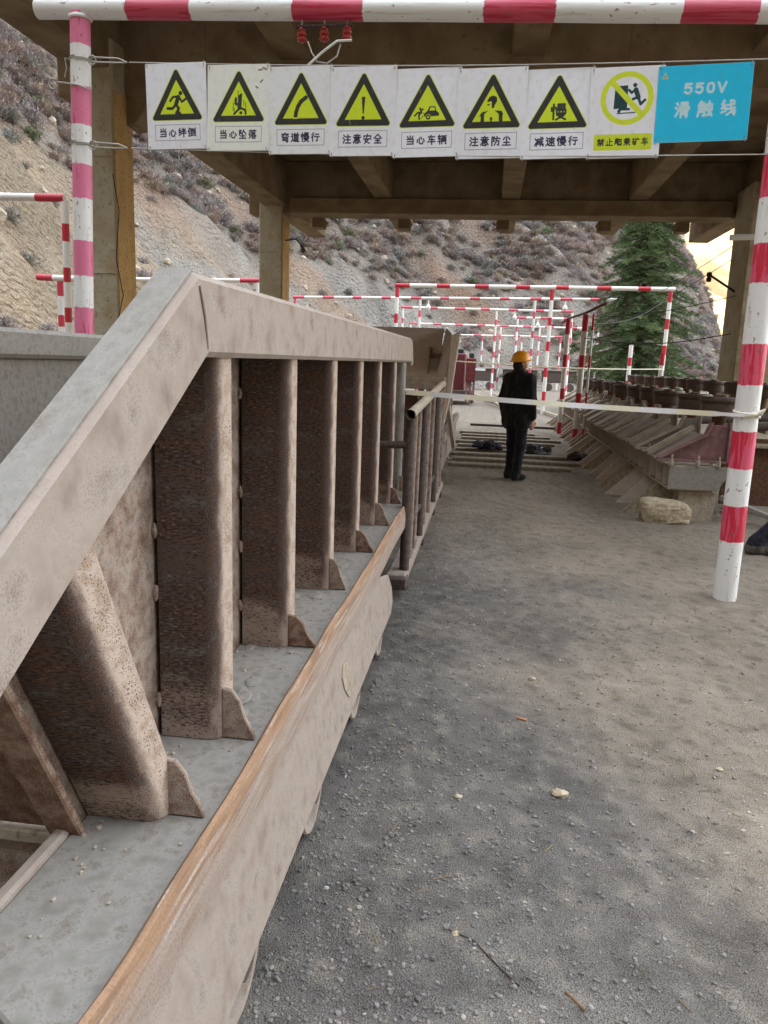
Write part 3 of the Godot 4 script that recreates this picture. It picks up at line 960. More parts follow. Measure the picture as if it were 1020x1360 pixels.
func second_car() -> void:
	# coupled behind: its open chute end faces the camera
	var t := thing("ore_car", "rusty brown ore car with open chute end behind the pipe railing", "ore car", Vector3(-1.2, 0, -12))
	var z0 := -10.0
	var z1 := -14.5
	var s := MB.new()
	s.prism([Vector2(10.1, 0.36), Vector2(10.1, 1.05), Vector2(10.2, 1.78), Vector2(14.6, 1.76), Vector2(14.6, 0.36)], side_frame(-0.80), 0.02, 0.003)
	part("side_sheet", s, M.rusty, t)
	var f := MB.new()
	f.prism([Vector2(-0.60, 0.80), Vector2(-0.53, 1.22), Vector2(-0.50, 1.93), Vector2(-0.38, 1.97), Vector2(-0.40, 1.80), Vector2(-0.46, 1.2), Vector2(-0.54, 0.78)], Transform3D(Basis.IDENTITY, Vector3(0, 0, z0 - 0.05)), 0.1, 0.01)
	part("end_flange", f, M.pale, t)
	var fl := MB.new()
	fl.bar(Vector3(-0.50, 1.0, z0 - 0.2), Vector3(-0.44, 0.42, z0 - 1.0), 0.10, 0.05, Vector3(1, 0, 0))
	part("stay", fl, M.pale, t)
	var e := MB.new()   # sloping inner end sheet seen through the open chute
	e.quad(Vector3(-2.0, 1.40, z0 - 0.1), Vector3(-0.68, 1.40, z0 - 0.1), Vector3(-0.66, 2.06, z0 - 1.2), Vector3(-2.1, 2.06, z0 - 1.2))
	e.quad(Vector3(-0.68, 1.39, z0 - 0.12), Vector3(-2.0, 1.39, z0 - 0.12), Vector3(-2.1, 2.05, z0 - 1.22), Vector3(-0.66, 2.05, z0 - 1.22))
	part("chute_sheet", e, M.pale, t)
	var sd := MB.new()
	sd.quad(Vector3(-0.68, 1.40, z0 - 0.1), Vector3(-0.54, 1.40, z0), Vector3(-0.49, 1.93, z0), Vector3(-0.64, 2.06, z0 - 1.2))
	sd.quad(Vector3(-0.53, 1.40, z0), Vector3(-0.67, 1.40, z0 - 0.1), Vector3(-0.63, 2.06, z0 - 1.2), Vector3(-0.48, 1.93, z0))
	part("chute_cheek", sd, M.pale, t)
	var cb := MB.new()
	cb.box(Vector3(-1.3, 1.32, z0 + 0.02), Vector3(1.5, 0.16, 0.12), 0.012)
	part("end_beam", cb, M.rubble_steel, t)
	for x in [-0.85, -1.25, -1.65]:
		var b := MB.new()
		b.bar(Vector3(x, 0.4, z0 + 0.02), Vector3(x, 1.24, z0 + 0.02), 0.1, 0.08, Vector3(1, 0, 0))
		part("end_rib", b, M.rustier, t)
	var lw := MB.new()
	lw.box(Vector3(-1.35, 0.8, z0 - 0.12), Vector3(1.3, 0.8, 0.03), 0.004)
	part("end_sheet", lw, M.brown_steel, t)
	var sk := MB.new()
	sk.box(Vector3(-0.56, 0.62, (z0 + z1) / 2), Vector3(0.1, 0.1, 4.8), 0.01)
	part("shelf_lip", sk, M.steel, t)
	var sk2 := MB.new()
	sk2.prism([Vector2(9.7, 0.5), Vector2(9.9, 0.2), Vector2(14.3, 0.2), Vector2(14.4, 0.55)], side_frame(-0.56), 0.02, 0.004)
	part("skirt", sk2, M.steel, t)
	var sf := MB.new()
	sf.box(Vector3(-0.68, 0.6, (z0 + z1) / 2), Vector3(0.26, 0.03, 4.8), 0.004)
	part("shelf", sf, M.dust, t)
	for k in 7:
		var b := MB.new()
		rib(b, Vector3(-0.7, 0.6, z0 - 0.55 - k * 0.65), Vector3(-0.7, 1.7, z0 - 0.55 - k * 0.65), 0.09, 0.06)
		part("rib", b, M.rusty, t)
	var tr := MB.new()
	tr.box(Vector3(-0.7, 1.76, (z0 + z1) / 2 - 0.75), Vector3(0.22, 0.16, 3.2), 0.012)
	part("top_rail", tr, M.steel, t)
	var fs := MB.new()
	fs.box(Vector3(-2.1, 1.1, (z0 + z1) / 2), Vector3(0.06, 1.4, 4.8), 0.006)
	part("far_sheet", fs, M.rubble_steel, t)
	for z in [10.5, 11.3, 12.8, 13.6]:
		ore_wheel(t, Vector3(-0.62, 0.185, -z), 0.18)
		ore_wheel(t, Vector3(-2.05, 0.185, -z), 0.18)

func red_locomotive() -> void:
	var t := thing("mine_locomotive", "small maroon mine locomotive with black cab tops far beyond the brown ore car", "locomotive", Vector3(-1.0, 0, -33))
	var b := MB.new()
	b.box(Vector3(-1.35, 1.25, -33.5), Vector3(0.75, 1.5, 3.0), 0.04)
	part("hood", b, M.red_paint, t)
	var k := MB.new()
	k.box(Vector3(-1.3, 2.08, -33.3), Vector3(0.42, 0.22, 1.2), 0.03)
	part("roof", k, M.black, t)
	var c := MB.new()
	c.box(Vector3(-0.72, 1.35, -31.6), Vector3(0.4, 0.95, 0.5), 0.03)
	part("cab_panel", c, M.red_paint, t)
	var ck := MB.new()
	ck.box(Vector3(-0.72, 1.92, -31.6), Vector3(0.2, 0.2, 0.2), 0.03)
	part("headlamp", ck, M.black, t)
	var s := MB.new()
	s.box(Vector3(-0.35, 1.38, -31.5), Vector3(0.4, 0.08, 0.3), 0.01)
	part("step_board", s, M.white, t)
	for x in [-0.86, -0.72, -0.58]:
		var g := MB.new()
		g.box(Vector3(x, 0.48, -31.5), Vector3(0.09, 0.82, 0.06), 0.01)
		part("front_bar", g, M.maroon, t)
	var fr := MB.new()
	fr.box(Vector3(-1.2, 0.38, -33.3), Vector3(1.1, 0.3, 3.3), 0.02)
	part("frame", fr, M.dark_steel, t)
	for z in [32.4, 34.2]:
		ore_wheel(t, Vector3(-0.62, 0.2, -z), 0.2)

# ---------------------------------------------------------------- overturned chassis on the right
func overturned_chassis() -> void:
	chassis(-8.47, 6, 0.0, "overturned ore car chassis with upturned wheels, grey end box beside the pale stone", true)
	chassis(-15.75, 6, 0.12, "second overturned ore car chassis in the row, farther back under the trestle", false)

func chassis(z0: float, count: int, dx: float, label: String, near: bool) -> void:
	var step := 1.17
	var z1 := z0 - step * count - 0.1
	var t := thing("overturned_chassis", label, "chassis", Vector3(2.6 + dx, 0, (z0 + z1) / 2), "overturned chassis in a row")
	var zm := (z0 + z1) / 2
	var ln := z0 - z1
	var tf := MB.new()
	tf.box(Vector3(2.2 + dx, 0.585, zm), Vector3(0.5, 0.025, ln), 0.004)
	part("top_flange", tf, M.rubble_steel, t)
	var bf := MB.new()
	bf.box(Vector3(2.2 + dx, 0.335, zm), Vector3(0.46, 0.022, ln), 0.004)
	part("bottom_flange", bf, M.rubble_steel, t)
	var wb := MB.new()
	wb.box(Vector3(2.32 + dx, 0.46, zm), Vector3(0.02, 0.23, ln - 0.05), 0.003)
	part("web", wb, M.rubble_steel, t)
	var nr := int(ln / 0.36)
	for k in nr:
		var b := MB.new()
		b.box(Vector3(2.14 + dx, 0.46, z0 - 0.3 - k * 0.36), Vector3(0.33, 0.228, 0.014), 0.002)
		part("web_rib", b, M.pale, t)  # paler than the web: lightened in place of light missing in the pockets
	if near:
		var e := MB.new()
		e.prism([Vector2(1.96, 0.338), Vector2(1.96, 0.578), Vector2(2.62, 0.60), Vector2(2.47, 0.338)], Transform3D(Basis.IDENTITY, Vector3(0, 0, z0)), 0.02, 0.004)
		part("end_plate", e, M.dust, t)
		var s := MB.new()
		s.prism([Vector2(2.1, -0.02), Vector2(2.1, 0.32), Vector2(2.5, 0.32), Vector2(2.46, -0.02)], Transform3D(Basis.IDENTITY, Vector3(0, 0, z0 - 0.28)), 0.24, 0.008)
		part("support_block", s, M.rubble_steel, t)
		var u := MB.new()
		u.box(Vector3(3.35, 0.5, z0 - 0.5), Vector3(1.4, 0.75, 0.03), 0.004)
		part("under_sheet", u, M.brown_steel, t)
		var u2 := MB.new()
		u2.bar(Vector3(2.55, 0.26, z0 - 0.1), Vector3(3.2, 0.05, z0 + 0.35), 0.09, 0.05)
		part("loose_strut", u2, M.dust, t)
	# plates propping the beam, leaning out to the yard
	var np := int(ln / 0.62)
	for k in np:
		var z := z0 - 0.42 - k * 0.62
		var b := MB.new()
		var o := 0.04 * sin(k * 1.7)
		b.prism([Vector2(1.58 + dx + o, -0.01), Vector2(1.70 + dx + o, -0.02), Vector2(2.2 + dx, 0.0), Vector2(2.2 + dx, 0.318), Vector2(2.02 + dx, 0.318)], Transform3D(Basis(Vector3(1, 0, 0), Vector3(0, 1, -1.0 + 0.12 * sin(k * 2.9)), Vector3(0, 0, 1)), Vector3(0, 0, z)), 0.03, 0.004)
		part("prop_plate", b, M.pale if k % 3 else M.stone, t)
	# brackets: triangular web with flanges, hub and wheel, front and back row
	for k in count:
		var z := z0 - 0.02 - k * step
		var mt: Material = M.maroon if (near and k == 0) else [M.rubble_steel, M.dust, M.steel][k % 3]
		var w := MB.new()
		w.prism([Vector2(1.86 + dx, 0.66), Vector2(2.31 + dx, 0.92), Vector2(2.35 + dx, 1.03), Vector2(2.53 + dx, 1.03), Vector2(2.53 + dx, 0.66)], Transform3D(Basis.IDENTITY, Vector3(0, 0, z - 0.05)), 0.016, 0.003)
		var br := part("bracket", w, mt, t)
		var f := MB.new()
		f.bar(Vector3(1.84 + dx, 0.655, z - 0.03), Vector3(2.31 + dx, 0.925, z - 0.03), 0.11, 0.022, Vector3(-0.5, 0.86, 0))
		f.bar(Vector3(2.31 + dx, 0.925, z - 0.03), Vector3(2.36 + dx, 1.06, z - 0.03), 0.11, 0.022, Vector3(-0.9, 0.3, 0))
		f.bar(Vector3(2.54 + dx, 0.64, z - 0.03), Vector3(2.54 + dx, 1.06, z - 0.03), 0.11, 0.022, Vector3(1, 0, 0))
		f.bar(Vector3(1.82 + dx, 0.64, z - 0.03), Vector3(2.54 + dx, 0.645, z - 0.03), 0.11, 0.024)
		part("bracket_flange", f, mt if near and k == 0 else M.rubble_steel, br)
		var bo := MB.new()
		for x in [1.97, 2.24, 2.45]:
			bo.box(Vector3(x + dx, 0.625, z + 0.045), Vector3(0.05, 0.06, 0.03), 0.006)
			bo.tube([Vector3(x + dx, 0.6, z + 0.06), Vector3(x + dx, 0.71, z + 0.06)], 0.012, 7)
		part("bolt", bo, M.rubble_steel, br)
		# sloping deck plate between this bracket and the next
		var dp := MB.new()
		dp.bar(Vector3(1.9 + dx, 0.61, z - 0.6), Vector3(2.36 + dx, 0.9, z - 0.6), 0.5, 0.014, Vector3(-0.5, 0.86, 0))
		part("deck_plate", dp, M.rubble_steel if k % 2 else M.steel, t)
		var ar := MB.new()
		ar.bar(Vector3(1.83 + dx, 0.66, z - 0.56), Vector3(2.33 + dx, 0.96, z - 0.66), 0.07, 0.05, Vector3(-0.5, 0.86, 0))
		part("arm", ar, M.rubble_steel, t)
		flat_wheel(t, Vector3(2.47 + dx + 0.03 * sin(k * 2.1), 1.115, z - 0.2), 0.205 - 0.01 * (k % 2), 0.18 if k % 3 else 0.19)
		flat_wheel(t, Vector3(3.82 + dx * 1.5, 1.24, z - 0.72 - 0.05 * sin(k * 1.9)), 0.19, 0.18)
		# cross tube tying both rows
		var tb := MB.new()
		tb.tube([Vector3(2.45 + dx, 0.98, z - 0.3), Vector3(3.85 + dx * 1.5, 1.06, z - 0.7)], 0.05, 8)
		part("cross_tube", tb, M.dark_steel, t)
		var lf := MB.new()
		lf.box(Vector3(3.82 + dx * 1.5, 0.55, z - 0.72), Vector3(0.2, 1.12, 0.16), 0.01)
		part("rear_post", lf, M.brown_steel, t)
	var rb := MB.new()
	rb.box(Vector3(3.1 + dx, 0.80, zm - 0.2), Vector3(0.9, 0.05, ln - 0.4), 0.01)
	part("bed_plate", rb, M.rubble_steel, t)

func flat_wheel(t: Node3D, p: Vector3, r: float, h: float) -> void:
	var b := MB.new()
	b.xf = Transform3D(Basis.IDENTITY, p)
	b.lathe([Vector2(0.07, -0.14), Vector2(0.07, 0.0), Vector2(r * 0.55, 0.02)], 14)
	var hub := part("hub", b, M.brown_steel, t)
	var w := MB.new()
	w.xf = Transform3D(Basis.IDENTITY, p + Vector3(0, 0.02, 0))
	w.lathe([Vector2(0, 0.0), Vector2(r * 0.9, 0.0), Vector2(r * 0.94, 0.01), Vector2(r * 0.95, h * 0.62), Vector2(r * 1.0, h * 0.68), Vector2(r * 1.04, h * 0.78), Vector2(r * 1.03, h * 0.92), Vector2(r * 0.98, h), Vector2(r * 0.8, h), Vector2(r * 0.76, h * 0.82), Vector2(r * 0.36, h * 0.8), Vector2(r * 0.32, h * 1.1), Vector2(0.0, h * 1.12)], 30)
	part("wheel", w, M.wheel, hub)

# ---------------------------------------------------------------- sign gantry
func stripe_texture(stops: Array, length: float, red: Color, pink: Color, sd: int, wear: float) -> ImageTexture:
	# u around the pipe, v along it (0 at the foot); stops: heights where red and white change, starting white
	var w := 128
	var h := 1024
	var nn := FastNoiseLite.new()
	nn.seed = sd
	nn.frequency = 0.03
	var im := Image.create(w, h, false, Image.FORMAT_RGB8)
	for y in h:
		for x in w:
			var m := length * y / float(h)
			m += 0.008 * nn.get_noise_2d(x * 1.6, y * 0.15)
			var k := 0
			while k < stops.size() and m > stops[k]:
				k += 1
			var c := S(226, 226, 224)
			var st := nn.get_noise_2d(x * 3.5, y * 0.35 + 300.0)
			if k % 2 == 1:
				c = pink.lerp(red, smoothstep(-0.1 + wear, 0.25 + wear, st + nn.get_noise_2d(x * 1.2, y * 0.25) * 0.8))
			else:
				c = c.lerp(S(196, 190, 178), smoothstep(0.25, 0.55, st) * 0.6)
			var chip := nn.get_noise_2d(x * 2.6 + 900.0, y * 1.5)
			if chip > 0.52:
				c = c.lerp(S(120, 96, 80), 0.7)
			im.set_pixel(x, y, c)
	return ImageTexture.create_from_image(im)

func pipe_uv(b: MB, a: Vector3, q: Vector3, r: float, seg := 24) -> void:
	# pipe with uv 0..1 along, rings so that it can be slightly uneven
	var rings := 30
	var d := (q - a).normalized()
	var s := d.cross(Vector3.FORWARD if absf(d.z) < 0.8 else Vector3.UP).normalized()
	var o := d.cross(s)
	for i in rings:
		for k in seg:
			var cs := []
			for e in [[i, k], [i, k + 1], [i + 1, k + 1], [i + 1, k]]:
				var t: float = float(e[0]) / rings
				var an: float = TAU * e[1] / seg
				var dir := s * cos(an) + o * sin(an)
				cs.append([a.lerp(q, t) + dir * r * (1.0 + 0.012 * sin(t * 41.0 + an)), dir, Vector2(float(e[1]) / seg, t)])
			b.tri(cs[0][0], cs[1][0], cs[2][0], cs[0][1], cs[1][1], cs[2][1], cs[0][2], cs[1][2], cs[2][2])
			b.tri(cs[0][0], cs[2][0], cs[3][0], cs[0][1], cs[2][1], cs[3][1], cs[0][2], cs[2][2], cs[3][2])
	for e in [[a, -d], [q, d]]:
		for k in seg:
			var p: Vector3 = e[0] + (s * cos(TAU * k / seg) + o * sin(TAU * k / seg)) * r
			var w: Vector3 = e[0] + (s * cos(TAU * (k + 1) / seg) + o * sin(TAU * (k + 1) / seg)) * r
			b.tri(e[0], p, w, e[1], e[1], e[1])

var gx := Transform3D(Basis(Vector3(0.99875, 0, 0.04994), Vector3.UP, Vector3(-0.04994, 0, 0.99875)), Vector3(1.745, 0, -5.52))
func G(u: float, y: float, off := 0.0) -> Vector3:
	return gx * Vector3(u, y, off)

func sign_gantry() -> void:
	var t := thing("striped_gantry", "large red and white striped pipe gantry carrying the row of warning signs", "gantry", G(-2.4, 0))
	var foot := G(-4.935, -0.05)
	var lp := MB.new()
	pipe_uv(lp, foot, G(-4.818, 3.95), 0.071)
	var m1 := std(Color.WHITE, 0.5)
	m1.albedo_texture = stripe_texture([0.2, 0.45, 0.7, 0.95, 1.2, 1.45, 1.69, 1.946, 2.181, 2.435, 2.737, 2.976, 3.247, 3.508, 3.784], 4.0, S(196, 56, 92), S(214, 116, 150), 3, 0.42)
	part("post", lp, m1, t)
	var rp := MB.new()
	pipe_uv(rp, G(0.005, -0.05), G(-0.01, 3.8), 0.078)
	var m2 := std(Color.WHITE, 0.5)
	m2.albedo_texture = stripe_texture([0.475, 0.726, 0.984, 1.237, 1.546, 1.813, 2.205, 2.45, 2.73, 3.0, 3.3, 3.6], 3.85, S(196, 34, 60), S(214, 84, 112), 5, -0.05)
	part("post", rp, m2, t)
	var cb := MB.new()
	pipe_uv(cb, G(-5.15, 3.994), G(0.6, 3.742), 0.066)
	var m3 := std(Color.WHITE, 0.5)
	m3.albedo_texture = stripe_texture([0.708, 1.19, 1.93, 2.42, 3.23, 3.69, 4.47, 4.92, 5.6], 5.75, S(178, 32, 62), S(196, 70, 92), 8, 0.1)
	part("crossbar", cb, m3, t)
	# weld seams at the head of each post
	for p in [G(-4.818, 3.915), G(-0.01, 3.72)]:
		var w := MB.new()
		w.xf = Transform3D(Basis.IDENTITY, p)
		w.lathe([Vector2(0.074, -0.01), Vector2(0.084, 0.0), Vector2(0.08, 0.014), Vector2(0.07, 0.02)], 18)
		part("weld_collar", w, M.white, t)
	# insulators hung from the crossbar with loose wire ends
	var k := thing("trolley_insulator", "rack of three red insulators with loose white wires under the crossbar", "insulator", G(-3.0, 3.8))
	var pl := MB.new()
	pl.xf = Transform3D(gx.basis, Vector3.ZERO)
	pl.box(gx.basis.inverse() * G(-3.0, 3.8), Vector3(0.40, 0.012, 0.05), 0.003)
	part("rack_bar", pl, M.dark_steel, k)
	for u in [-3.16, -3.0, -2.84]:
		var hgr := MB.new()
		hgr.tube([G(u, 3.87), G(u, 3.80)], 0.008, 6)
		part("hanger", hgr, M.galv, k)
		var b := MB.new()
		b.xf = Transform3D(Basis.IDENTITY, G(u, 3.715))
		b.lathe([Vector2(0.0, -0.012), Vector2(0.016, -0.012), Vector2(0.034, 0.0), Vector2(0.036, 0.014), Vector2(0.02, 0.024), Vector2(0.032, 0.034), Vector2(0.034, 0.048), Vector2(0.018, 0.058), Vector2(0.026, 0.07), Vector2(0.02, 0.084), Vector2(0.0, 0.084)], 16)
		part("insulator", b, M.insul, k)
	var wr := MB.new()
	wr.tube([G(-2.80, 3.70, 0.02), G(-2.9, 3.69, 0.04), G(-3.0, 3.62, 0.05), G(-3.1, 3.54, 0.05), G(-3.17, 3.485, 0.05)], 0.008, 6)
	part("wire_end", wr, M.white, k)
	var wr2 := MB.new()
	wr2.tube([G(-3.11, 3.70, 0.02), G(-3.08, 3.63, 0.03), G(-3.04, 3.57, 0.03), G(-2.97, 3.555, 0.03), G(-2.9, 3.60, 0.03), G(-2.88, 3.68, 0.02)], 0.006, 6)
	part("wire_end", wr2, M.galv, k)
	# tie wires and the spare hook on the left post
	for y: float in [3.63, 3.06]:
		var tw := MB.new()
		var u0 := -4.935 + (y + 0.05) * 0.0292
		var loop := []
		for a in 25:
			var an := TAU * a / 12.0
			loop.append(G(u0 + 0.077 * sin(an), y + 0.012 * a / 12.0, 0.077 * cos(an)))
		tw.tube(loop, 0.005, 5)
		var eye := []
		for a in 14:
			var an := TAU * a / 12.0
			eye.append(G(u0 + 0.125 + 0.03 * cos(an), y - 0.01 + 0.03 * sin(an), 0.06))
		tw.tube(eye, 0.006, 5)
		for s in [-1.0, 1.0]:
			tw.tube([G(u0 + 0.075, y, 0.05), G(u0 + 0.15, y - 0.008 + s * 0.016, 0.06), G(u0 + 0.33, y - 0.02 + s * 0.014, 0.06), G(u0 + 0.39, y - 0.03, 0.05)], 0.006, 5)
		tw.tube([G(u0 - 0.072, y + 0.01, 0.03), G(u0 - 0.1, y + 0.02, 0.04), G(u0 - 0.09, y - 0.05, 0.04), G(u0 - 0.11, y - 0.11, 0.04)], 0.005, 5)
		solo("tie_wire", tw, M.galv, "%s twisted steel tie wire looped round the left gantry post" % ("upper" if y > 3.3 else "lower"), "wire", G(u0, y), "tie wires on the gantry post")
	var hk := MB.new()
	var hp := [G(-4.74, 3.43, 0.03), G(-4.80, 3.45, 0.085), G(-4.93, 3.48, 0.05), G(-4.99, 3.485, 0.05)]
	for a in 13:
		var an := TAU * a / 14.0
		hp.append(G(-5.025 + 0.035 * cos(an), 3.475 - 0.035 * sin(an), 0.05))
	hk.tube(hp, 0.006, 6)
	solo("wire_hook", hk, M.galv, "bent wire hook sticking out between the two tie wires on the post", "hook", G(-4.86, 3.46))
	# upper and lower strand that carry the signs
	for e in [[3.60, 3.50, 3.48, "upper strand above the sign boards"], [3.03, 2.905, 2.93, "lower strand below the sign boards"]]:
		var b := MB.new()
		var pts := []
		for i in 21:
			var f := i / 20.0
			pts.append(G(lerpf(-4.42, -0.08, f), lerpf(e[0], e[2], f) - 0.03 * sin(PI * f), lerpf(0.05, 0.078, f)))
		b.tube(pts, 0.004, 5)
		solo("sign_wire", b, M.galv, "thin galvanised wire, the " + e[3], "wire", pts[0], "wires carrying the signs")

# ---------------------------------------------------------------- print on the signs
const GLYPH := {
	"当": "10,1 10,8;4,2 6,6;16,2 14,6;3,8 17,8 17,18 3,18;4,13 17,13",
	"心": "3,9 2,15;7,6 7,16 9,18 14,18 15,14;10,4 12,8;16,8 18,13",
	"绊": "5,1 2,6 6,6 2,11 7,10;2,16 7,14;10,3 12,6;18,3 16,6;9,8 19,8;8,12 20,12;14,1 14,20",
	"倒": "5,1 1,9;3.5,6 3.5,19;6,3 14,3;10,3 7,8 13,7;12,5 14,9;6,12.5 14,12.5;10,9 10,17;6,18 14,16.5;16,4 16,13;19,1 19,18 17,17",
	"坠": "2,2 2,12;2,2 6,2 4.5,5 6,8 3,9;12,1 8,10;12,3 18,10;10,11 10,19;5,14 16,14;2,19 18,19",
	"落": "2,3 18,3;6,1 6,6;14,1 14,6;2,7 4,9;1,11 4,13;2,19 5,14;10,6 7,11;9,8 16,8 8,14;10,9 18,14;9,15 16,15 16,19 9,19 9,15",
	"弯": "10,0 10,2;2,3 18,3;7.5,3 6.5,9;12.5,3 12.5,9;4,5 2.5,8.5;16,5 18,8.5;4,10.5 16,10.5 16,13.5 5,13.5 4.5,16.5 17,16.5 16,20 13,19.5",
	"道": "9,1 10.5,3.5;16,1 14.5,3.5;6.5,4.5 19,4.5;8.5,7 17,7 17,16 8.5,16 8.5,7;8.5,10 17,10;8.5,13 17,13;12.5,4.5 11.5,7;2,2 4.5,5;1,8 4.5,8 4.5,15 1,19;4.5,15.5 8,18.5 19.5,19",
	"慢": "3.5,1 3.5,19;1,5 1.2,9;6,4.5 6.5,7;9,1 17,1 17,6 9,6 9,1;9,3.5 17,3.5;7.5,8 18.5,8 18.5,12 7.5,12 7.5,8;11,8 11,12;15,8 15,12;8,14 17,14 7,19.5;9.5,14.5 18.5,19.5",
	"行": "6,1 2,5;6,6 1.5,11;4,9 4,19;10,4 18,4;8.5,9 19.5,9;15,9 15,18 12,17.5",
	"注": "3,2 5,4.5;1.5,7.5 4,9.5;2,18.5 5.5,12;12,1 13.5,3.5;7.5,5.5 19,5.5;8.5,11.5 18,11.5;7,18.5 19.5,18.5;13,5.5 13,18.5",
	"意": "10,0 10,2;3,2.5 17,2.5;7,3.5 8,5.5;13,3.5 12,5.5;1.5,6.5 18.5,6.5;5,8.5 15,8.5 15,13 5,13 5,8.5;5,10.8 15,10.8;3,15 2,18.5;6,14.5 6,18.5 13,19 14,16.5;10,14 11,16;16,14.5 18,17.5",
	"安": "10,0.5 10,3;2,7 2,4 18,4 18,7;9,6 5,14 15,19.5;14,9.5 4,19.5;1.5,10.5 18.5,10.5",
	"全": "10,1 1.5,9;10,1 18.5,9;5,10 15,10;5,14.2 15,14.2;2.5,19 17.5,19;10,10 10,19",
	"车": "3,4 17,4;9,1 5,10 16.5,10;1.5,14.5 18.5,14.5;11,7 11,20",
	"辆": "1,4 7.5,4;4,1 2,9 7.5,9;1,14.5 7.5,13.5;5,7 5,20;8.5,3 19.5,3;9.5,7 9.5,19.5;9.5,7 18.5,7 18.5,19 17,19;12.5,3 12.5,9 11,15;12.5,10 13.5,13;15.8,3 15.8,9 14.5,15;16,10 17,13",
	"防": "2,2 2,19.5;2,2 7,2 5,6 7,10 3.5,11.5;12.5,1 13.5,3;8,5 19.5,5;11.5,5 11,12 7.5,19;11.5,10 17.5,10 16.5,18.5 14,18",
	"尘": "10,1 10,8;6,3 3,7.5;14,3 17,7.5;10,9.5 10,19;4,13.5 16,13.5;1.5,19 18.5,19",
	"减": "1.5,4 3.5,7;1,18 4,12;6,5 18.5,5;6,5 6,12 4.5,19;8,8.5 12,8.5;8,11 12,11 12,15 8,15 8,11;13.5,1 15,12 18.5,19 19.5,15;18,9 12.5,18.5;16.5,1 18,3",
	"速": "7,4 19,4;8.5,7 17.5,7 17.5,11 8.5,11 8.5,7;13,1 13,17;12.5,11 7.5,16;13.5,11 18.5,15.5;2,2 4.5,5;1,8 4.5,8 4.5,15 1,19;4.5,15.5 8,18.5 19.5,19",
	"禁": "1,4 9.5,4;5.2,1 5.2,9.5;5,5 1,9;5.5,5 8.5,8;11,4 19,4;15,1 15,9.5;14.8,5 11.2,8.5;15.2,5 19,9;5,11.5 15,11.5;2,14 18,14;10,14 10,19.5 8,19;5.5,15.5 3,18.5;14.5,15.5 17,18.5",
	"止": "10.5,1 10.5,18.5;10.5,8.5 17.5,8.5;4.5,7 4.5,18.5;1,18.5 19,18.5",
	"爬": "8,1 2,3;2.5,3 2,12 0.8,16;5,3 5,14;7.5,3 8,12 10,18.5 19.5,18.5;10,3 18,3 18,10 10,10;10,3 10,15.5 19,15.5 19,13;14,3 14,10",
	"乘": "15,1 5,2.5;2,5 18,5;10,2 10,19.5;3,9 8,9;6,6.5 6,12.5;3,12.5 8,11.5;13,6.5 13,12 17.5,12;17,8 13,9.5;9.5,12.5 2,19;10.5,12.5 18,19",
	"矿": "1,3 8,3;5,3 1,12;3,9 7,9 7,17 3,17 3,9;14,1 15,3.5;10,4.5 19.5,4.5;10.5,4.5 10.5,12 8.5,19.5",
	"滑": "3,2 5,4.5;1.5,7.5 4,9.5;2,18.5 5.5,12;9,1.5 17,1.5 17,7;9,1.5 9,7;12,4.2 12,7;12,4.2 17,4.2;7,10 7,7.2 19,7.2 19,10;9,10 17,10 17,19 15.5,19;9,10 9,20;9,13 17,13;9,16 17,16",
	"触": "5,1 1.5,6;4.5,3 8.5,3 7,6;2.5,6 9.5,6 9.5,19 8,19;2.5,6 2.5,14 1,19.5;2.5,10 9.5,10;2.5,14 9.5,14;6,6 6,14;12,5 19,5 19,12 12,12 12,5;15.5,1 15.5,18;11,18.5 19,17.5;17.5,15 19.5,19",
	"线": "5,1 2,6 6,6 2,11 7,10;2,16 7,14;9,7 18,5.5;8,12 19,10;13,1 14.5,13 18.5,19 19.5,15;18.5,12.5 9,19;16,1 18,3",
	"5": "16,2 5,2 4.5,9 8,7.5 12,7.5 15.5,10 15.5,15 12,18.5 8,18.5 4,16",
	"0": "10,1.8 6,3 4.5,7 4.5,13 6,17 10,18.3 14,17 15.5,13 15.5,7 14,3 10,1.8",
	"V": "3,1.5 10,18.5 17,1.5",
}

func ink(im: Image, a: Vector2, b: Vector2, r: float, c: Color) -> void:
	var x0 := maxi(0, int(minf(a.x, b.x) - r - 2))
	var x1 := mini(im.get_width() - 1, int(maxf(a.x, b.x) + r + 2))
	var y0 := maxi(0, int(minf(a.y, b.y) - r - 2))
	var y1 := mini(im.get_height() - 1, int(maxf(a.y, b.y) + r + 2))
	var d := b - a
	var l2 := maxf(d.length_squared(), 1e-6)
	for y in range(y0, y1 + 1):
		for x in range(x0, x1 + 1):
			var p := Vector2(x + 0.5, y + 0.5) - a
			var t := clampf(p.dot(d) / l2, 0, 1)
			var w := clampf(r + 0.5 - (p - d * t).length(), 0, 1)
			if w > 0:
				im.set_pixel(x, y, im.get_pixel(x, y).lerp(c, w))

func path(im: Image, pts: Array, r: float, c: Color) -> void:
	for i in pts.size() - 1:
		ink(im, pts[i], pts[i + 1], r, c)

func fill(im: Image, pts: Array, c: Color) -> void:
	var pp := PackedVector2Array(pts)
	var x0 := 1e9
	var x1 := 0.0
	var y0 := 1e9
	var y1 := 0.0
	for p in pts:
		x0 = minf(x0, p.x)
		x1 = maxf(x1, p.x)
		y0 = minf(y0, p.y)
		y1 = maxf(y1, p.y)
	for y in range(maxi(0, int(y0)), mini(im.get_height(), int(y1) + 1)):
		for x in range(maxi(0, int(x0)), mini(im.get_width(), int(x1) + 1)):
			var w := 0.0
			for s in [Vector2(0.25, 0.25), Vector2(0.75, 0.25), Vector2(0.25, 0.75), Vector2(0.75, 0.75)]:
				if Geometry2D.is_point_in_polygon(Vector2(x, y) + s, pp):
					w += 0.25
			if w > 0:
				im.set_pixel(x, y, im.get_pixel(x, y).lerp(c, w))

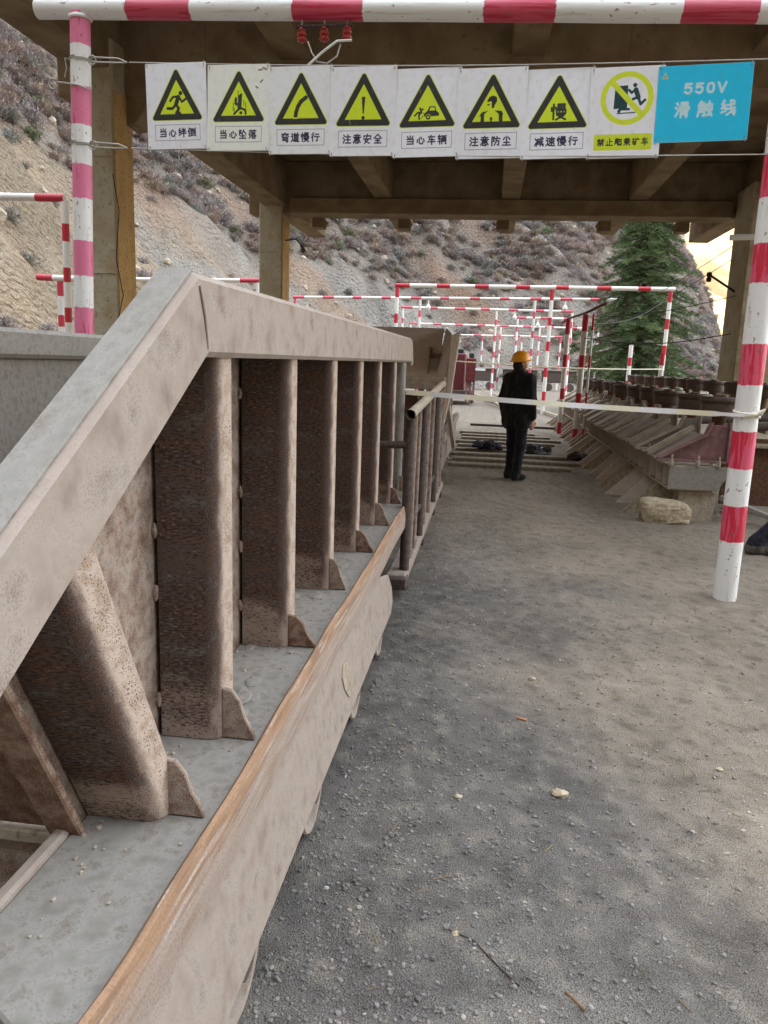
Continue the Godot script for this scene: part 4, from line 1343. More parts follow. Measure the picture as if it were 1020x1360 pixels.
func glyph(im: Image, g: String, at: Vector2, size: float, r: float, c: Color) -> void:
	for s in (GLYPH[g] as String).split(";"):
		var pts := []
		for q in s.split(" "):
			var xy := q.split(",")
			pts.append(at + Vector2(float(xy[0]), float(xy[1])) * size / 20.0)
		path(im, pts, r, c)

func sign_face(kind: int, words: String) -> ImageTexture:
	var W := 256
	var H := 316
	var white := S(233, 235, 241)
	if kind == 8:
		W = 320
		H = 252
		white = S(24, 196, 240)
	elif kind in [1, 2]:
		white = S(228, 230, 222) if kind == 1 else S(229, 232, 234)
	var im := Image.create(W, H, false, Image.FORMAT_RGB8)
	im.fill(white)
	var yel := S(206, 226, 38)
	var blk := S(38, 42, 42)
	var navy := S(38, 34, 66)
	if kind < 7:
		var A := Vector2(130, 34)
		var B := Vector2(34, 200)
		var C := Vector2(226, 200)
		var mid := (A + B + C) / 3
		fill(im, [A, B, C], S(214, 228, 84))
		path(im, [A, B, C, A], 12, S(218, 230, 120))
		path(im, [A, B, C, A], 8.5, blk)
		fill(im, [A, B, C], blk)
		fill(im, [mid + (A - mid) * 0.76, mid + (B - mid) * 0.76, mid + (C - mid) * 0.76], yel)
		match kind:
			0:
				ink(im, Vector2(147, 110), Vector2(147, 110), 8, blk)
				path(im, [Vector2(137, 124), Vector2(126, 152)], 8, blk)
				path(im, [Vector2(140, 124), Vector2(152, 142), Vector2(168, 132)], 4, blk)
				path(im, [Vector2(132, 122), Vector2(114, 124), Vector2(102, 138)], 4, blk)
				path(im, [Vector2(126, 152), Vector2(110, 166), Vector2(90, 165)], 5, blk)
				path(im, [Vector2(126, 152), Vector2(138, 166), Vector2(126, 184)], 5, blk)
				fill(im, [Vector2(128, 187), Vector2(139, 174), Vector2(150, 187)], blk)
			1:
				ink(im, Vector2(140, 176), Vector2(140, 176), 6, blk)
				path(im, [Vector2(136, 118), Vector2(134, 158)], 8, blk)
				path(im, [Vector2(134, 160), Vector2(140, 110)], 5, blk)
				path(im, [Vector2(132, 148), Vector2(118, 142), Vector2(119, 124)], 5, blk)
				path(im, [Vector2(134, 160), Vector2(112, 180)], 4, blk)
				path(im, [Vector2(142, 160), Vector2(158, 166), Vector2(160, 180)], 4, blk)
				for l in [[108, 140, 168], [112, 158, 172], [152, 130, 150], [160, 138, 160], [128, 95, 116]]:
					ink(im, Vector2(l[0], l[1]), Vector2(l[0], l[2]), 1.2, blk)
			2:
				path(im, [Vector2(109, 178), Vector2(111, 164), Vector2(118, 144), Vector2(130, 126), Vector2(150, 112)], 7.5, blk)
				fill(im, [Vector2(98, 183), Vector2(119, 183), Vector2(119, 188), Vector2(98, 188)], yel)
			3:
				fill(im, [Vector2(123, 106), Vector2(137, 106), Vector2(132, 166), Vector2(128, 166)], blk)
				ink(im, Vector2(130, 180), Vector2(130, 180), 6.5, blk)
			4:
				fill(im, [Vector2(118, 162), Vector2(132, 150), Vector2(138, 136), Vector2(160, 136), Vector2(164, 152), Vector2(174, 160), Vector2(176, 170), Vector2(118, 172)], blk)
				fill(im, [Vector2(142, 140), Vector2(157, 140), Vector2(160, 151), Vector2(138, 151)], yel)
				ink(im, Vector2(134, 174), Vector2(134, 174), 11, yel)
				ink(im, Vector2(134, 174), Vector2(134, 174), 9, blk)
				ink(im, Vector2(134, 174), Vector2(134, 174), 4, yel)
				ink(im, Vector2(112, 146), Vector2(112, 146), 4, blk)
				path(im, [Vector2(102, 142), Vector2(108, 156), Vector2(98, 166), Vector2(100, 180)], 3.2, blk)
				path(im, [Vector2(108, 156), Vector2(92, 158), Vector2(82, 168)], 3, blk)
				for q in [Vector2(116, 160), Vector2(113, 170), Vector2(110, 176)]:
					ink(im, q, q, 2, blk)
			5:
				fill(im, [Vector2(112, 112), Vector2(120, 100), Vector2(134, 96), Vector2(146, 102), Vector2(148, 116), Vector2(140, 128), Vector2(136, 140), Vector2(124, 140), Vector2(122, 130), Vector2(112, 130)], blk)
				path(im, [Vector2(112, 122), Vector2(124, 120), Vector2(127, 154)], 4, yel)
				fill(im, [Vector2(88, 196), Vector2(90, 168), Vector2(84, 168), Vector2(92, 154), Vector2(116, 148), Vector2(102, 160), Vector2(102, 196)], blk)
				fill(im, [Vector2(172, 196), Vector2(170, 168), Vector2(172, 160), Vector2(166, 150), Vector2(140, 148), Vector2(156, 160), Vector2(158, 196)], blk)
				ink(im, Vector2(128, 176), Vector2(128, 176), 5, blk)
				ink(im, Vector2(128, 178), Vector2(128, 196), 2.5, blk)
			6:
				glyph(im, "慢", Vector2(104, 122), 58, 3.4, blk)
		# caption box and words
		path(im, [Vector2(34, 226), Vector2(226, 226), Vector2(226, 284), Vector2(34, 284), Vector2(34, 226)], 0.9, S(120, 118, 128))
		for i in words.length():
			glyph(im, words[i], Vector2(50 + i * 41, 238), 34, 2.3, navy)
	elif kind == 7:
		for y in range(10, 206):
			for x in range(20, 240):
				var d := Vector2(x - 130, y - 108).length()
				var w := clampf(92.5 - d, 0, 1) * clampf(d - 73.5, 0, 1)
				if w > 0:
					im.set_pixel(x, y, im.get_pixel(x, y).lerp(S(212, 228, 44), w))
		var teal := S(22, 62, 66)
		fill(im, [Vector2(88, 66), Vector2(132, 64), Vector2(133, 142), Vector2(86, 144)], teal)
		path(im, [Vector2(108, 146), Vector2(140, 146)], 4, teal)
		ink(im, Vector2(106, 152), Vector2(106, 152), 6, teal)
		path(im, [Vector2(100, 160), Vector2(162, 158)], 1.8, teal)
		ink(im, Vector2(156, 64), Vector2(156, 64), 7, teal)
		path(im, [Vector2(160, 80), Vector2(170, 106)], 8, teal)
		path(im, [Vector2(158, 80), Vector2(146, 90), Vector2(136, 80)], 4, teal)
		path(im, [Vector2(168, 106), Vector2(152, 112)], 4.5, teal)
		path(im, [Vector2(170, 106), Vector2(180, 130), Vector2(194, 116)], 4.5, teal)
		ink(im, Vector2(74, 50), Vector2(186, 166), 9.5, S(212, 228, 44))
		fill(im, [Vector2(24, 232), Vector2(228, 232), Vector2(228, 288), Vector2(24, 288)], S(206, 222, 44))
		for i in words.length():
			glyph(im, words[i], Vector2(36 + i * 31, 246), 26, 1.8, blk)
	else:
		var ws := S(196, 226, 236)
		for i in 4:
			glyph(im, "550V"[i], Vector2(88 + i * 38, 58), 36, 4.2, ws)
		for i in words.length():
			glyph(im, words[i], Vector2(64 + i * 78, 118), 52, 4.0, ws)
		fill(im, [Vector2(12, 42), Vector2(24, 18), Vector2(36, 42)], S(196, 196, 150))
		fill(im, [Vector2(18, 38), Vector2(24, 26), Vector2(30, 38)], S(120, 176, 180))
	# wear: faint scuffs, rust runs from the nail holes, dust
	var g := RandomNumberGenerator.new()
	g.seed = 40 + kind
	for i in 7:
		var p := Vector2(g.randf() * W, g.randf() * H)
		ink(im, p, p + Vector2(g.randf_range(-6, 6), g.randf_range(8, 26)), 0.7, im.get_pixelv(p.clamp(Vector2.ZERO, Vector2(W - 1, H - 1))).lerp(S(205, 202, 192), 0.7))
	for q in [Vector2(8, 9), Vector2(W - 9, 9), Vector2(8, H - 9), Vector2(W - 9, H - 9)]:
		ink(im, q, q, 2.4, S(92, 80, 70))
		ink(im, q, q + Vector2(g.randf_range(-1, 1), g.randf_range(5, 14)), 1.0, S(176, 160, 140))
	if kind == 1:
		for q in [[212, 22, 226, 20], [220, 66, 228, 58], [202, 82, 208, 86], [230, 14, 244, 20]]:
			ink(im, Vector2(q[0], q[1]), Vector2(q[2], q[3]), 3, S(120, 108, 94))
	if kind < 8:
		for i in 5:
			ink(im, Vector2(24 + i * 2, 24 + i), Vector2(30 + i, 24 + i), 1.5, white.lerp(S(224, 234, 160), 0.5))
	var nn := FastNoiseLite.new()
	nn.seed = 70 + kind
	nn.frequency = 0.025
	for y in H:
		for x in W:
			var w := smoothstep(0.05, 0.5, nn.get_noise_2d(x, y)) * 0.10
			if w > 0:
				im.set_pixel(x, y, im.get_pixel(x, y).lerp(S(168, 158, 140), w))
	return ImageTexture.create_from_image(im)

func signs() -> void:
	var rows := [
		[-4.058, 3.298, 0.455, 0.562, 0.4, "当心绊倒", "trip hazard sign with a stumbling figure, first board beside the left post", "white board with yellow triangle and stumbling figure"],
		[-3.595, 3.276, 0.455, 0.562, -0.4, "当心坠落", "fall hazard sign with a figure falling head down and mud spots", ""],
		[-3.144, 3.252, 0.455, 0.562, -0.3, "弯道慢行", "curve warning sign with a thick bent black line in yellow triangle", ""],
		[-2.701, 3.234, 0.455, 0.562, -0.3, "注意安全", "caution sign with a black exclamation mark in yellow triangle", ""],
		[-2.262, 3.22, 0.455, 0.558, 0.8, "当心车辆", "vehicle hazard sign with a car hitting a figure in yellow triangle", ""],
		[-1.83, 3.205, 0.455, 0.556, 0.5, "注意防尘", "dust warning sign with a masked head silhouette in yellow triangle", ""],
		[-1.401, 3.196, 0.455, 0.55, 0.9, "减速慢行", "slow down sign with one large black character in yellow triangle", ""],
		[-0.974, 3.192, 0.455, 0.545, 0.8, "禁止爬乘矿车", "prohibition sign with yellow ring and figure climbing a dark car", ""],
		[-0.505, 3.237, 0.566, 0.448, 1.2, "滑触线", "plain bright blue sign reading 550V in white, beside the right post", ""],
	]
	for i in rows.size():
		var r: Array = rows[i]
		var at := G(r[0], r[1], 0.062 + (0.012 if i == 8 else 0.006 * (i % 2)))
		var t := thing("sign_board", r[6], "sign", at, "warning signs on the gantry")
		t.basis = gx.basis * Basis(Vector3(0, 0, 1), deg_to_rad(r[4])) * Basis(Vector3(1, 0, 0), deg_to_rad([1.5, -1.0, 0.6, 1.2, -0.8, 0.9, -1.2, 0.8, 1.6][i]))
		var b := MB.new()
		b.box(Vector3.ZERO, Vector3(r[2], r[3], 0.006), 0.0015)
		part_mesh("board", b.mesh(), M.white, t)
		var f := MB.new()
		var hx: float = r[2] / 2 - 0.001
		var hy: float = r[3] / 2 - 0.001
		f.quad(Vector3(-hx, -hy, 0.0042), Vector3(hx, -hy, 0.0042), Vector3(hx, hy, 0.0042), Vector3(-hx, hy, 0.0042))
		var m := std(Color.WHITE, 0.45)
		m.albedo_texture = sign_face(i, r[5])
		m.texture_repeat = false
		part_mesh("printed_face", f.mesh(), m, t)
		for q in [Vector2(-1, -1), Vector2(1, -1), Vector2(-1, 1), Vector2(1, 1)]:
			var nl := MB.new()
			nl.tube([Vector3(q.x * (hx - 0.016), q.y * (hy - 0.013), 0.005), Vector3(q.x * (hx - 0.012), q.y * (hy - 0.011), 0.008), Vector3(q.x * (hx - 0.013), q.y * (hy + 0.012), 0.005)], 0.0022, 5)
			part_mesh("fixing_wire", nl.mesh(), M.galv, t)

# ---------------------------------------------------------------- far gantries
func stripes(b: MB, a: Vector3, q: Vector3, r: float, pitch: float, start_red: bool, worn := 0.0) -> void:
	var ln := (q - a).length()
	var k := maxi(2, roundi(ln / pitch))
	var pts := []
	var cols := []
	for i in k + 1:
		var red := (i % 2 == 0) == start_red
		pts.append(a.lerp(q, clampf((i + (rng.randf_range(-0.08, 0.08) + (0.14 if red else -0.14) if i > 0 and i < k else 0.0)) / k, 0, 1)))
		var c := L(178, 34, 50).lerp(L(214, 96, 120), worn) if red else L(226, 224, 220).lerp(L(190, 182, 166), 0.3 * (1.0 - worn))
		cols.append(c)
	b.tube(pts, r, 10, true, cols)
	b.col = Color.WHITE

func gantry(label: String, bar_a: Vector3, bar_b: Vector3, feet: Array, r: float, worn: float, pitch := 0.32) -> void:
	var t := thing("striped_gantry", label, "gantry", Vector3(bar_a.x * 0.5 + bar_b.x * 0.5, 0, bar_a.z), "striped gantries over the tracks")
	var c := MB.new()
	stripes(c, bar_a, bar_b, r, pitch * 1.6, true, worn)
	part("crossbar", c, M.paint, t)
	for f in feet:
		var b := MB.new()
		var k: float = (f - bar_a.x) / (bar_b.x - bar_a.x)
		var top := bar_a.lerp(bar_b, k) - Vector3(0, r * 0.9, 0)
		stripes(b, Vector3(f - 0.04, -0.05, top.z), top, r * 0.95, pitch, false, worn)
		part("post", b, M.paint, t)

func far_gantries() -> void:
	gantry("tall red and white gantry with three posts just beyond the trestle, before the conifer", Vector3(-3.35, 4.13, -27), Vector3(5.85, 4.2, -27), [-3.26, 1.93, 5.72], 0.07, 0.0, 0.42)
	gantry("widest pale gantry, second beyond the trestle, its bar ending short of the conifer", Vector3(-8.7, 4.2, -34), Vector3(5.86, 4.43, -34), [-8.6, -3.1, 1.75], 0.06, 0.55, 0.4)
	gantry("third faded gantry beyond the trestle with a post left of the helmet", Vector3(-4.6, 4.3, -40), Vector3(3.95, 4.3, -40), [-4.5, 0.2, 3.9], 0.06, 0.6, 0.4)
	gantry("narrow faded gantry far down the yard right of the helmet", Vector3(1.4, 4.3, -46), Vector3(4.6, 4.3, -46), [1.46, 4.5], 0.065, 0.6, 0.4)
	gantry("faded gantry far down the yard, lower white bar behind the third one", Vector3(-5.4, 4.1, -52), Vector3(7.0, 4.1, -52), [-5.3, 0.6, 3.1, 6.8], 0.06, 0.7, 0.45)
	gantry("farthest pale gantry at the foot of the scree slope", Vector3(-7.0, 3.6, -57), Vector3(5.0, 3.7, -57), [-6.9, -0.6, 2.2, 4.9], 0.055, 0.7, 0.45)
	gantry("striped gantry at the left picture edge beside the front concrete column", Vector3(-8.6, 3.75, -11), Vector3(-6.2, 3.72, -11), [-6.2, -8.5], 0.055, 0.0, 0.28)
	gantry("short striped gantry low behind the left edge gantry", Vector3(-8.5, 2.9, -14), Vector3(-7.75, 2.88, -14), [-8.05], 0.06, 0.2, 0.28)
	gantry("striped gantry seen between the two left concrete columns", Vector3(-11.0, 3.65, -22), Vector3(-6.6, 3.7, -22), [-6.65, -10.9], 0.06, 0.1, 0.4)
	# two leaning posts that share a thin red bar, right of the person
	var t := thing("striped_gantry", "pair of weathered striped posts joined by a thin red bar beside the overturned chassis", "gantry", Vector3(1.8, 0, -17.5), "striped gantries over the tracks")
	for e in [[Vector3(1.925, -0.05, -17.06), Vector3(1.95, 2.68, -17.06), 0.065], [Vector3(1.78, -0.05, -19.2), Vector3(1.80, 2.72, -19.2), 0.06], [Vector3(2.07, -0.05, -16.9), Vector3(2.1, 2.7, -17.0), 0.025]]:
		var b := MB.new()
		stripes(b, e[0], e[1], e[2], 0.4, true, 0.0)
		part("post", b, M.paint, t)
	var rb := MB.new()
	rb.tube([Vector3(1.70, 2.64, -19.6), Vector3(1.80, 2.72, -19.2), Vector3(1.95, 2.72, -17.06), Vector3(2.3, 2.9, -16.6)], 0.03, 8)
	part("red_bar", rb, M.red_paint, t)
	for e in [[Vector3(4.1, 0, -24), 2.2], [Vector3(4.35, 0, -20.8), 1.9]]:
		var b := MB.new()
		stripes(b, e[0] - Vector3(0, 0.05, 0), e[0] + Vector3(0.02, e[1] + 0.1, 0), 0.06, 0.32, false, 0.1)
		solo("striped_post", b, M.paint, ("taller" if e[1] > 2 else "shorter") + " striped marker post standing in front of the conifer", "post", e[0], "marker posts before the conifer")
	# bare lamp bulbs hanging from the bars
	for e in [[Vector3(3.0, 4.30, -34), "bare white bulb under the second gantry bar in front of the conifer"], [Vector3(1.1, 4.22, -40), "bare white bulb under the third gantry bar right of the helmet"], [Vector3(-2.75, 4.18, -34), "bare white bulb beside the left post of the second gantry"], [Vector3(2.6, 4.2, -46), "bare white bulb under the narrow far gantry"]]:
		var b := MB.new()
		b.xf = Transform3D(Basis.IDENTITY, e[0])
		b.lathe([Vector2(0, -0.40), Vector2(0.06, -0.38), Vector2(0.1, -0.31), Vector2(0.1, -0.25), Vector2(0.06, -0.17), Vector2(0.035, -0.14), Vector2(0.035, 0.02), Vector2(0, 0.02)], 14)
		solo("lamp_bulb", b, M.white, e[1], "bulb", e[0], "bulbs hanging from the gantries")

# ---------------------------------------------------------------- plants
func conifer() -> void:
	var t := thing("conifer", "dark green conifer with drooping layered branches behind the tall gantry", "tree", Vector3(5.5, 0, -30.5))
	var H := 8.3
	var tr := MB.new()
	tr.col = L(92, 76, 62)
	tr.tube([Vector3(5.5, -0.1, -30.5), Vector3(5.53, 2.5, -30.45), Vector3(5.48, 5.0, -30.5), Vector3(5.5, H, -30.5)], [0.17, 0.13, 0.08, 0.02], 10)
	part("trunk", tr, M.vert, t)
	var g := RandomNumberGenerator.new()
	g.seed = 99
	var lb := MB.new()
	var fo := MB.new()
	var y := 0.55
	while y < H - 0.1:
		var f := y / H
		var reach := 2.75 * pow(1.0 - f, 0.62) + 0.12
		if f < 0.15:
			reach *= 0.85
		var n := 9
		for k in n:
			var an := TAU * (k + g.randf() * 0.8) / n + y * 2.4
			var ln := reach * g.randf_range(0.5, 1.15)
			var dir := Vector3(cos(an), 0, sin(an))
			var side := Vector3(-dir.z, 0, dir.x)
			var pts := []
			var rise := g.randf_range(0.05, 0.3)
			for s in 7:
				var q := s / 6.0
				pts.append(Vector3(5.5, y, -30.5) + dir * ln * q + Vector3(0, rise * q * ln - 0.52 * q * q * ln + 0.12 * pow(q, 5.0) * ln, 0))
			lb.col = L(70, 58, 48)
			lb.tube(pts, [0.028, 0.024, 0.02, 0.016, 0.012, 0.008, 0.004], 4, false)
			var tone := g.randf()
			var m := int(16 + ln * 36)
			for s in m:
				var q := pow(g.randf(), 0.7)
				var p: Vector3 = pts[int(q * 5.99)].lerp(pts[int(q * 5.99) + 1], fposmod(q * 5.99, 1.0))
				var sd := 1.0 if g.randf() < 0.5 else -1.0
				var w := (0.42 * (1.0 - q) + 0.16) * g.randf_range(0.5, 1.0) * clampf(ln, 0.3, 1.0)
				var tip: Vector3 = p + side * sd * w + dir * w * g.randf_range(0.3, 0.9) + Vector3(0, g.randf_range(-0.16, 0.05), 0)
				# a sprig: narrow needle fans along the twig
				var a := tip - p
				var up := Vector3(g.randf_range(-0.4, 0.4), 1, g.randf_range(-0.4, 0.4)).normalized()
				var c0 := L(72, 92, 58).lerp(L(112, 132, 86), tone * 0.6 + g.randf() * 0.4)
				if g.randf() < 0.12:
					c0 = L(136, 150, 108)
				fo.col = c0
				for b in 6:
					var u := (b + g.randf()) / 6.0
					var o := p + a * u
					var l := g.randf_range(0.05, 0.10)
					var d2 := (a.normalized() * 0.7 + a.cross(up).normalized() * (0.9 if b % 2 else -0.9) + up * g.randf_range(-0.35, 0.25)).normalized()
					var wv := d2.cross(up).normalized() * 0.013
					fo.ftri(o - wv, o + wv, o + d2 * l)
					fo.ftri(o + Vector3(0, 0.012, 0), o - Vector3(0, 0.012, 0), o + d2 * l * 1.1 - Vector3(0, 0.015, 0))
		y += 0.20 + 0.05 * g.randf()
	part("limb", lb, M.vert, t)
	part("crown", fo, M.leaf, t)

func twig_bush(sd: int, tone: Color, tone2: Color) -> ArrayMesh:
	# leafless scrub: a dome of thin forked twigs
	var g := RandomNumberGenerator.new()
	g.seed = sd
	var b := MB.new()
	for i in 95:
		var an := g.randf() * TAU
		var el := g.randf_range(0.15, 1.45)
		var d := Vector3(cos(an) * cos(el), sin(el), sin(an) * cos(el))
		var ln := g.randf_range(0.55, 1.0) * (0.75 + 0.25 * sin(el))
		var o := Vector3(g.randf_range(-0.2, 0.2), -0.1, g.randf_range(-0.2, 0.2))
		b.col = tone.lerp(tone2, g.randf())
		var mid := o + d * ln * 0.55 + Vector3(g.randf_range(-0.08, 0.08), g.randf_range(-0.04, 0.08), g.randf_range(-0.08, 0.08))
		var s := d.cross(Vector3.UP).normalized() * 0.014
		b.ftri(o - s, o + s, mid)
		for k in 3:
			var e := mid + (d + Vector3(g.randf_range(-0.7, 0.7), g.randf_range(-0.3, 0.6), g.randf_range(-0.7, 0.7))).normalized() * ln * g.randf_range(0.3, 0.55)
			var s2 := (e - mid).cross(Vector3(g.randf(), 1, g.randf())).normalized() * 0.012
			b.ftri(mid - s2, mid + s2, e)
			for w in 2:
				var fq := mid.lerp(e, g.randf_range(0.4, 0.9))
				var e2 := fq + Vector3(g.randf_range(-1, 1), g.randf_range(-0.3, 1), g.randf_range(-1, 1)).normalized() * 0.2
				var s3 := (e2 - fq).cross(Vector3.UP).normalized() * 0.016
				b.ftri(fq - s3, fq + s3, e2)
	return b.mesh()

func shrubs() -> void:
	var g := RandomNumberGenerator.new()
	g.seed = 5
	var tones := [[L(162, 152, 150), L(128, 119, 120)], [L(164, 146, 138), L(130, 114, 110)], [L(150, 148, 140), L(118, 116, 113)], [L(120, 128, 92), L(86, 96, 68)], [L(172, 156, 140), L(134, 118, 108)]]
	var meshes := []
	for i in tones.size():
		meshes.append(twig_bush(60 + i, tones[i][0], tones[i][1]))
	var mm := []
	for i in meshes.size():
		mm.append([])
	var singles := 0
	var tries := 0
	var spots := []
	while tries < 60000:
		tries += 1
		var x := g.randf_range(-46, 30)
		var z := g.randf_range(-2, -118)
		var h := hill_height(x, z)
		if h < 0.8:
			continue
		# only where the photograph looks
		var ax := x / -z
		if ax < -0.80 or ax > 0.36 or (h - 1.57) / -z > 0.52 or z > -6:
			continue
		var zone := shrub_zone(x, h, z)
		var dens := 0.025 + 0.6 * zone * smoothstep(-0.35, 0.2, nz.get_noise_2d(x * 2.4, z * 2.4 + 40.0))
		if g.randf() > dens:
			continue
		var dist := Vector2(x, z).length()
		var s := g.randf_range(0.35, 0.85) * (1.0 + 0.25 * zone)
		var kind: int = [0, 0, 1, 1, 2, 4, 4, 3][g.randi() % 8]
		if kind == 3 and (g.randf() > 0.35 or zone < 0.3):
			kind = 2
		var tf := Transform3D(Basis(Vector3.UP, g.randf() * TAU).scaled(Vector3(s, s * g.randf_range(0.7, 1.05), s)), Vector3(x, h - 0.05, z))
		spots.append([dist, kind, tf, zone])
	spots.sort_custom(func(a, b): return a[0] < b[0])
	print("shrubs ", spots.size())
	for i in spots.size():
		var e: Array = spots[i]
		if singles < 40 and e[0] < 60.0:
			var o := MeshInstance3D.new()
			o.name = numbered("scrub_bush")
			o.mesh = meshes[e[1]]
			o.material_override = M.leaf
			add_child(o)
			o.transform = e[2]
			tag(o, ["grey violet leafless bush on the near slope left of the rear column", "reddish brown leafless bush on the near slope left of the rear column", "dull grey leafless bush on the near slope left of the rear column", "dark green low bush on the near slope left of the rear column", "pale straw coloured bush on the near slope left of the rear column"][e[1]], "bush", ["grey violet bushes on the near slope", "reddish bushes on the near slope", "dull grey bushes on the near slope", "green bushes on the near slope", "pale bushes on the near slope"][e[1]])
			singles += 1
		else:
			mm[e[1]].append(e[2])
	for i in meshes.size():
		if mm[i].is_empty():
			continue
		var m := MultiMesh.new()
		m.transform_format = MultiMesh.TRANSFORM_3D
		m.mesh = meshes[i]
		m.instance_count = mm[i].size()
		for k in mm[i].size():
			m.set_instance_transform(k, mm[i][k])
		var o := MultiMeshInstance3D.new()
		o.name = numbered("hillside_scrub")
		o.multimesh = m
		o.material_override = M.leaf
		add_child(o)
		tag(o, ["grey violet leafless scrub", "reddish brown scrub", "dull grey scrub", "dark green scrub", "pale straw coloured scrub"][i] + " covering the hillside", "scrub", "", "stuff")
	# stones lying on the cut slope
	var rb := MB.new()
	rb.lump(Vector3.ZERO, Vector3(1, 0.6, 0.8), 4, 0.22, 7, 5)
	var rm := rb.mesh()
	var tf := []
	for i in 3500:
		var x := g.randf_range(-36, 26)
		var z := g.randf_range(-6, -100)
		var h := hill_height(x, z)
		if h < 0.05 or h > 22:
			continue
		var s := 0.04 + 0.26 * pow(g.randf(), 4.0)
		tf.append(Transform3D(Basis.from_euler(Vector3(g.randf() * TAU, g.randf() * TAU, g.randf() * TAU)).scaled(Vector3.ONE * s), Vector3(x, h, z)))
	var m2 := MultiMesh.new()
	m2.transform_format = MultiMesh.TRANSFORM_3D
	m2.mesh = rm
	m2.instance_count = tf.size()
	for k in tf.size():
		m2.set_instance_transform(k, tf[k])
	var o2 := MultiMeshInstance3D.new()
	o2.name = "slope_stones"
	o2.multimesh = m2
	o2.material_override = M.rubble_steel
	add_child(o2)
	tag(o2, "pale loose stones scattered over the bare cut slope", "stones", "", "stuff")

# ---------------------------------------------------------------- figures
func nets(out: MB, bones: Array, cell: float, k: float, paint: Callable) -> void:
	# bones: [a, b, ra, rb]; smooth union meshed as surface nets
	var lo := Vector3.ONE * 1e9
	var hi := Vector3.ONE * -1e9
	for b in bones:
		var r: float = maxf(b[2], b[3])
		for p in [b[0], b[1]]:
			lo = lo.min(p - Vector3.ONE * r)
			hi = hi.max(p + Vector3.ONE * r)
	lo -= Vector3.ONE * cell * 2.5
	hi += Vector3.ONE * cell * 2.5
	var n := Vector3i(((hi - lo) / cell).ceil()) + Vector3i.ONE
	var F := PackedFloat32Array()
	F.resize(n.x * n.y * n.z)
	F.fill(1.0)
	for b in bones:
		var a: Vector3 = b[0]
		var d: Vector3 = b[1] - a
		var l2 := maxf(d.length_squared(), 1e-8)
		var rm: float = maxf(b[2], b[3]) + k + cell * 2.0
		var i0 := Vector3i(((a.min(b[1]) - Vector3.ONE * rm - lo) / cell).floor()).clamp(Vector3i.ZERO, n - Vector3i.ONE)
		var i1 := Vector3i(((a.max(b[1]) + Vector3.ONE * rm - lo) / cell).ceil()).clamp(Vector3i.ZERO, n - Vector3i.ONE)
		for z in range(i0.z, i1.z + 1):
			for y in range(i0.y, i1.y + 1):
				for x in range(i0.x, i1.x + 1):
					var p := lo + Vector3(x, y, z) * cell - a
					var t := clampf(p.dot(d) / l2, 0, 1)
					var s: float = (p - d * t).length() - lerpf(b[2], b[3], t)
					var id := x + n.x * (y + n.y * z)
					var f := F[id]
					var h := maxf(k - absf(f - s), 0.0) / k
					F[id] = minf(f, s) - h * h * k * 0.25
	var cells := {}
	var pos := []
	for z in n.z - 1:
		for y in n.y - 1:
			for x in n.x - 1:
				var id := x + n.x * (y + n.y * z)
				var any := 0
				var f0 := F[id]
				var acc := Vector3.ZERO
				var cnt := 0
				var vals := [f0, F[id + 1], F[id + n.x], F[id + n.x + 1]]
				var zo := n.x * n.y
				vals.append_array([F[id + zo], F[id + zo + 1], F[id + zo + n.x], F[id + zo + n.x + 1]])
				for q in vals:
					if q < 0: any += 1
				if any == 0 or any == 8:
					continue
				for e in [[0, 1], [2, 3], [4, 5], [6, 7], [0, 2], [1, 3], [4, 6], [5, 7], [0, 4], [1, 5], [2, 6], [3, 7]]:
					var fa: float = vals[e[0]]
					var fb: float = vals[e[1]]
					if (fa < 0) != (fb < 0):
						var t := fa / (fa - fb)
						var pa := Vector3(e[0] & 1, (e[0] >> 1) & 1, e[0] >> 2)
						var pb := Vector3(e[1] & 1, (e[1] >> 1) & 1, e[1] >> 2)
						acc += pa.lerp(pb, t)
						cnt += 1
				cells[id] = pos.size()
				pos.append(lo + (Vector3(x, y, z) + acc / cnt) * cell)
	var nrm := []
	for p in pos:
		var q: Vector3 = (p - lo) / cell
		var c := Vector3i(q.floor()).clamp(Vector3i.ONE, n - Vector3i.ONE * 3)
		var id := c.x + n.x * (c.y + n.y * c.z)
		var zo := n.x * n.y
		nrm.append(Vector3(F[id + 1] + F[id + 2] - F[id] - F[id - 1], F[id + n.x] + F[id + 2 * n.x] - F[id] - F[id - n.x], F[id + zo] + F[id + 2 * zo] - F[id] - F[id - zo]).normalized())
	var strides := [1, n.x, n.x * n.y]
	for id in cells:
		var x: int = id % n.x
		var y: int = (id / n.x) % n.y
		var z: int = id / (n.x * n.y)
		var c3 := [x, y, z]
		for ax in 3:
			var u: int = strides[(ax + 1) % 3]
			var w: int = strides[(ax + 2) % 3]
			if c3[(ax + 1) % 3] == 0 or c3[(ax + 2) % 3] == 0:
				continue
			var fa := F[id]
			var fb := F[id + strides[ax]]
			if (fa < 0) == (fb < 0):
				continue
			if not (cells.has(id - u) and cells.has(id - w) and cells.has(id - u - w)):
				continue
			var q := [cells[id - u - w], cells[id - w], cells[id], cells[id - u]]
			if fa > 0:
				q.reverse()
			var mid: Vector3 = (pos[q[0]] + pos[q[2]]) * 0.5
			out.col = paint.call(mid)
			out.tri(pos[q[0]], pos[q[1]], pos[q[2]], nrm[q[0]], nrm[q[1]], nrm[q[2]])
			out.tri(pos[q[0]], pos[q[2]], pos[q[3]], nrm[q[0]], nrm[q[2]], nrm[q[3]])
	out.col = Color.WHITE

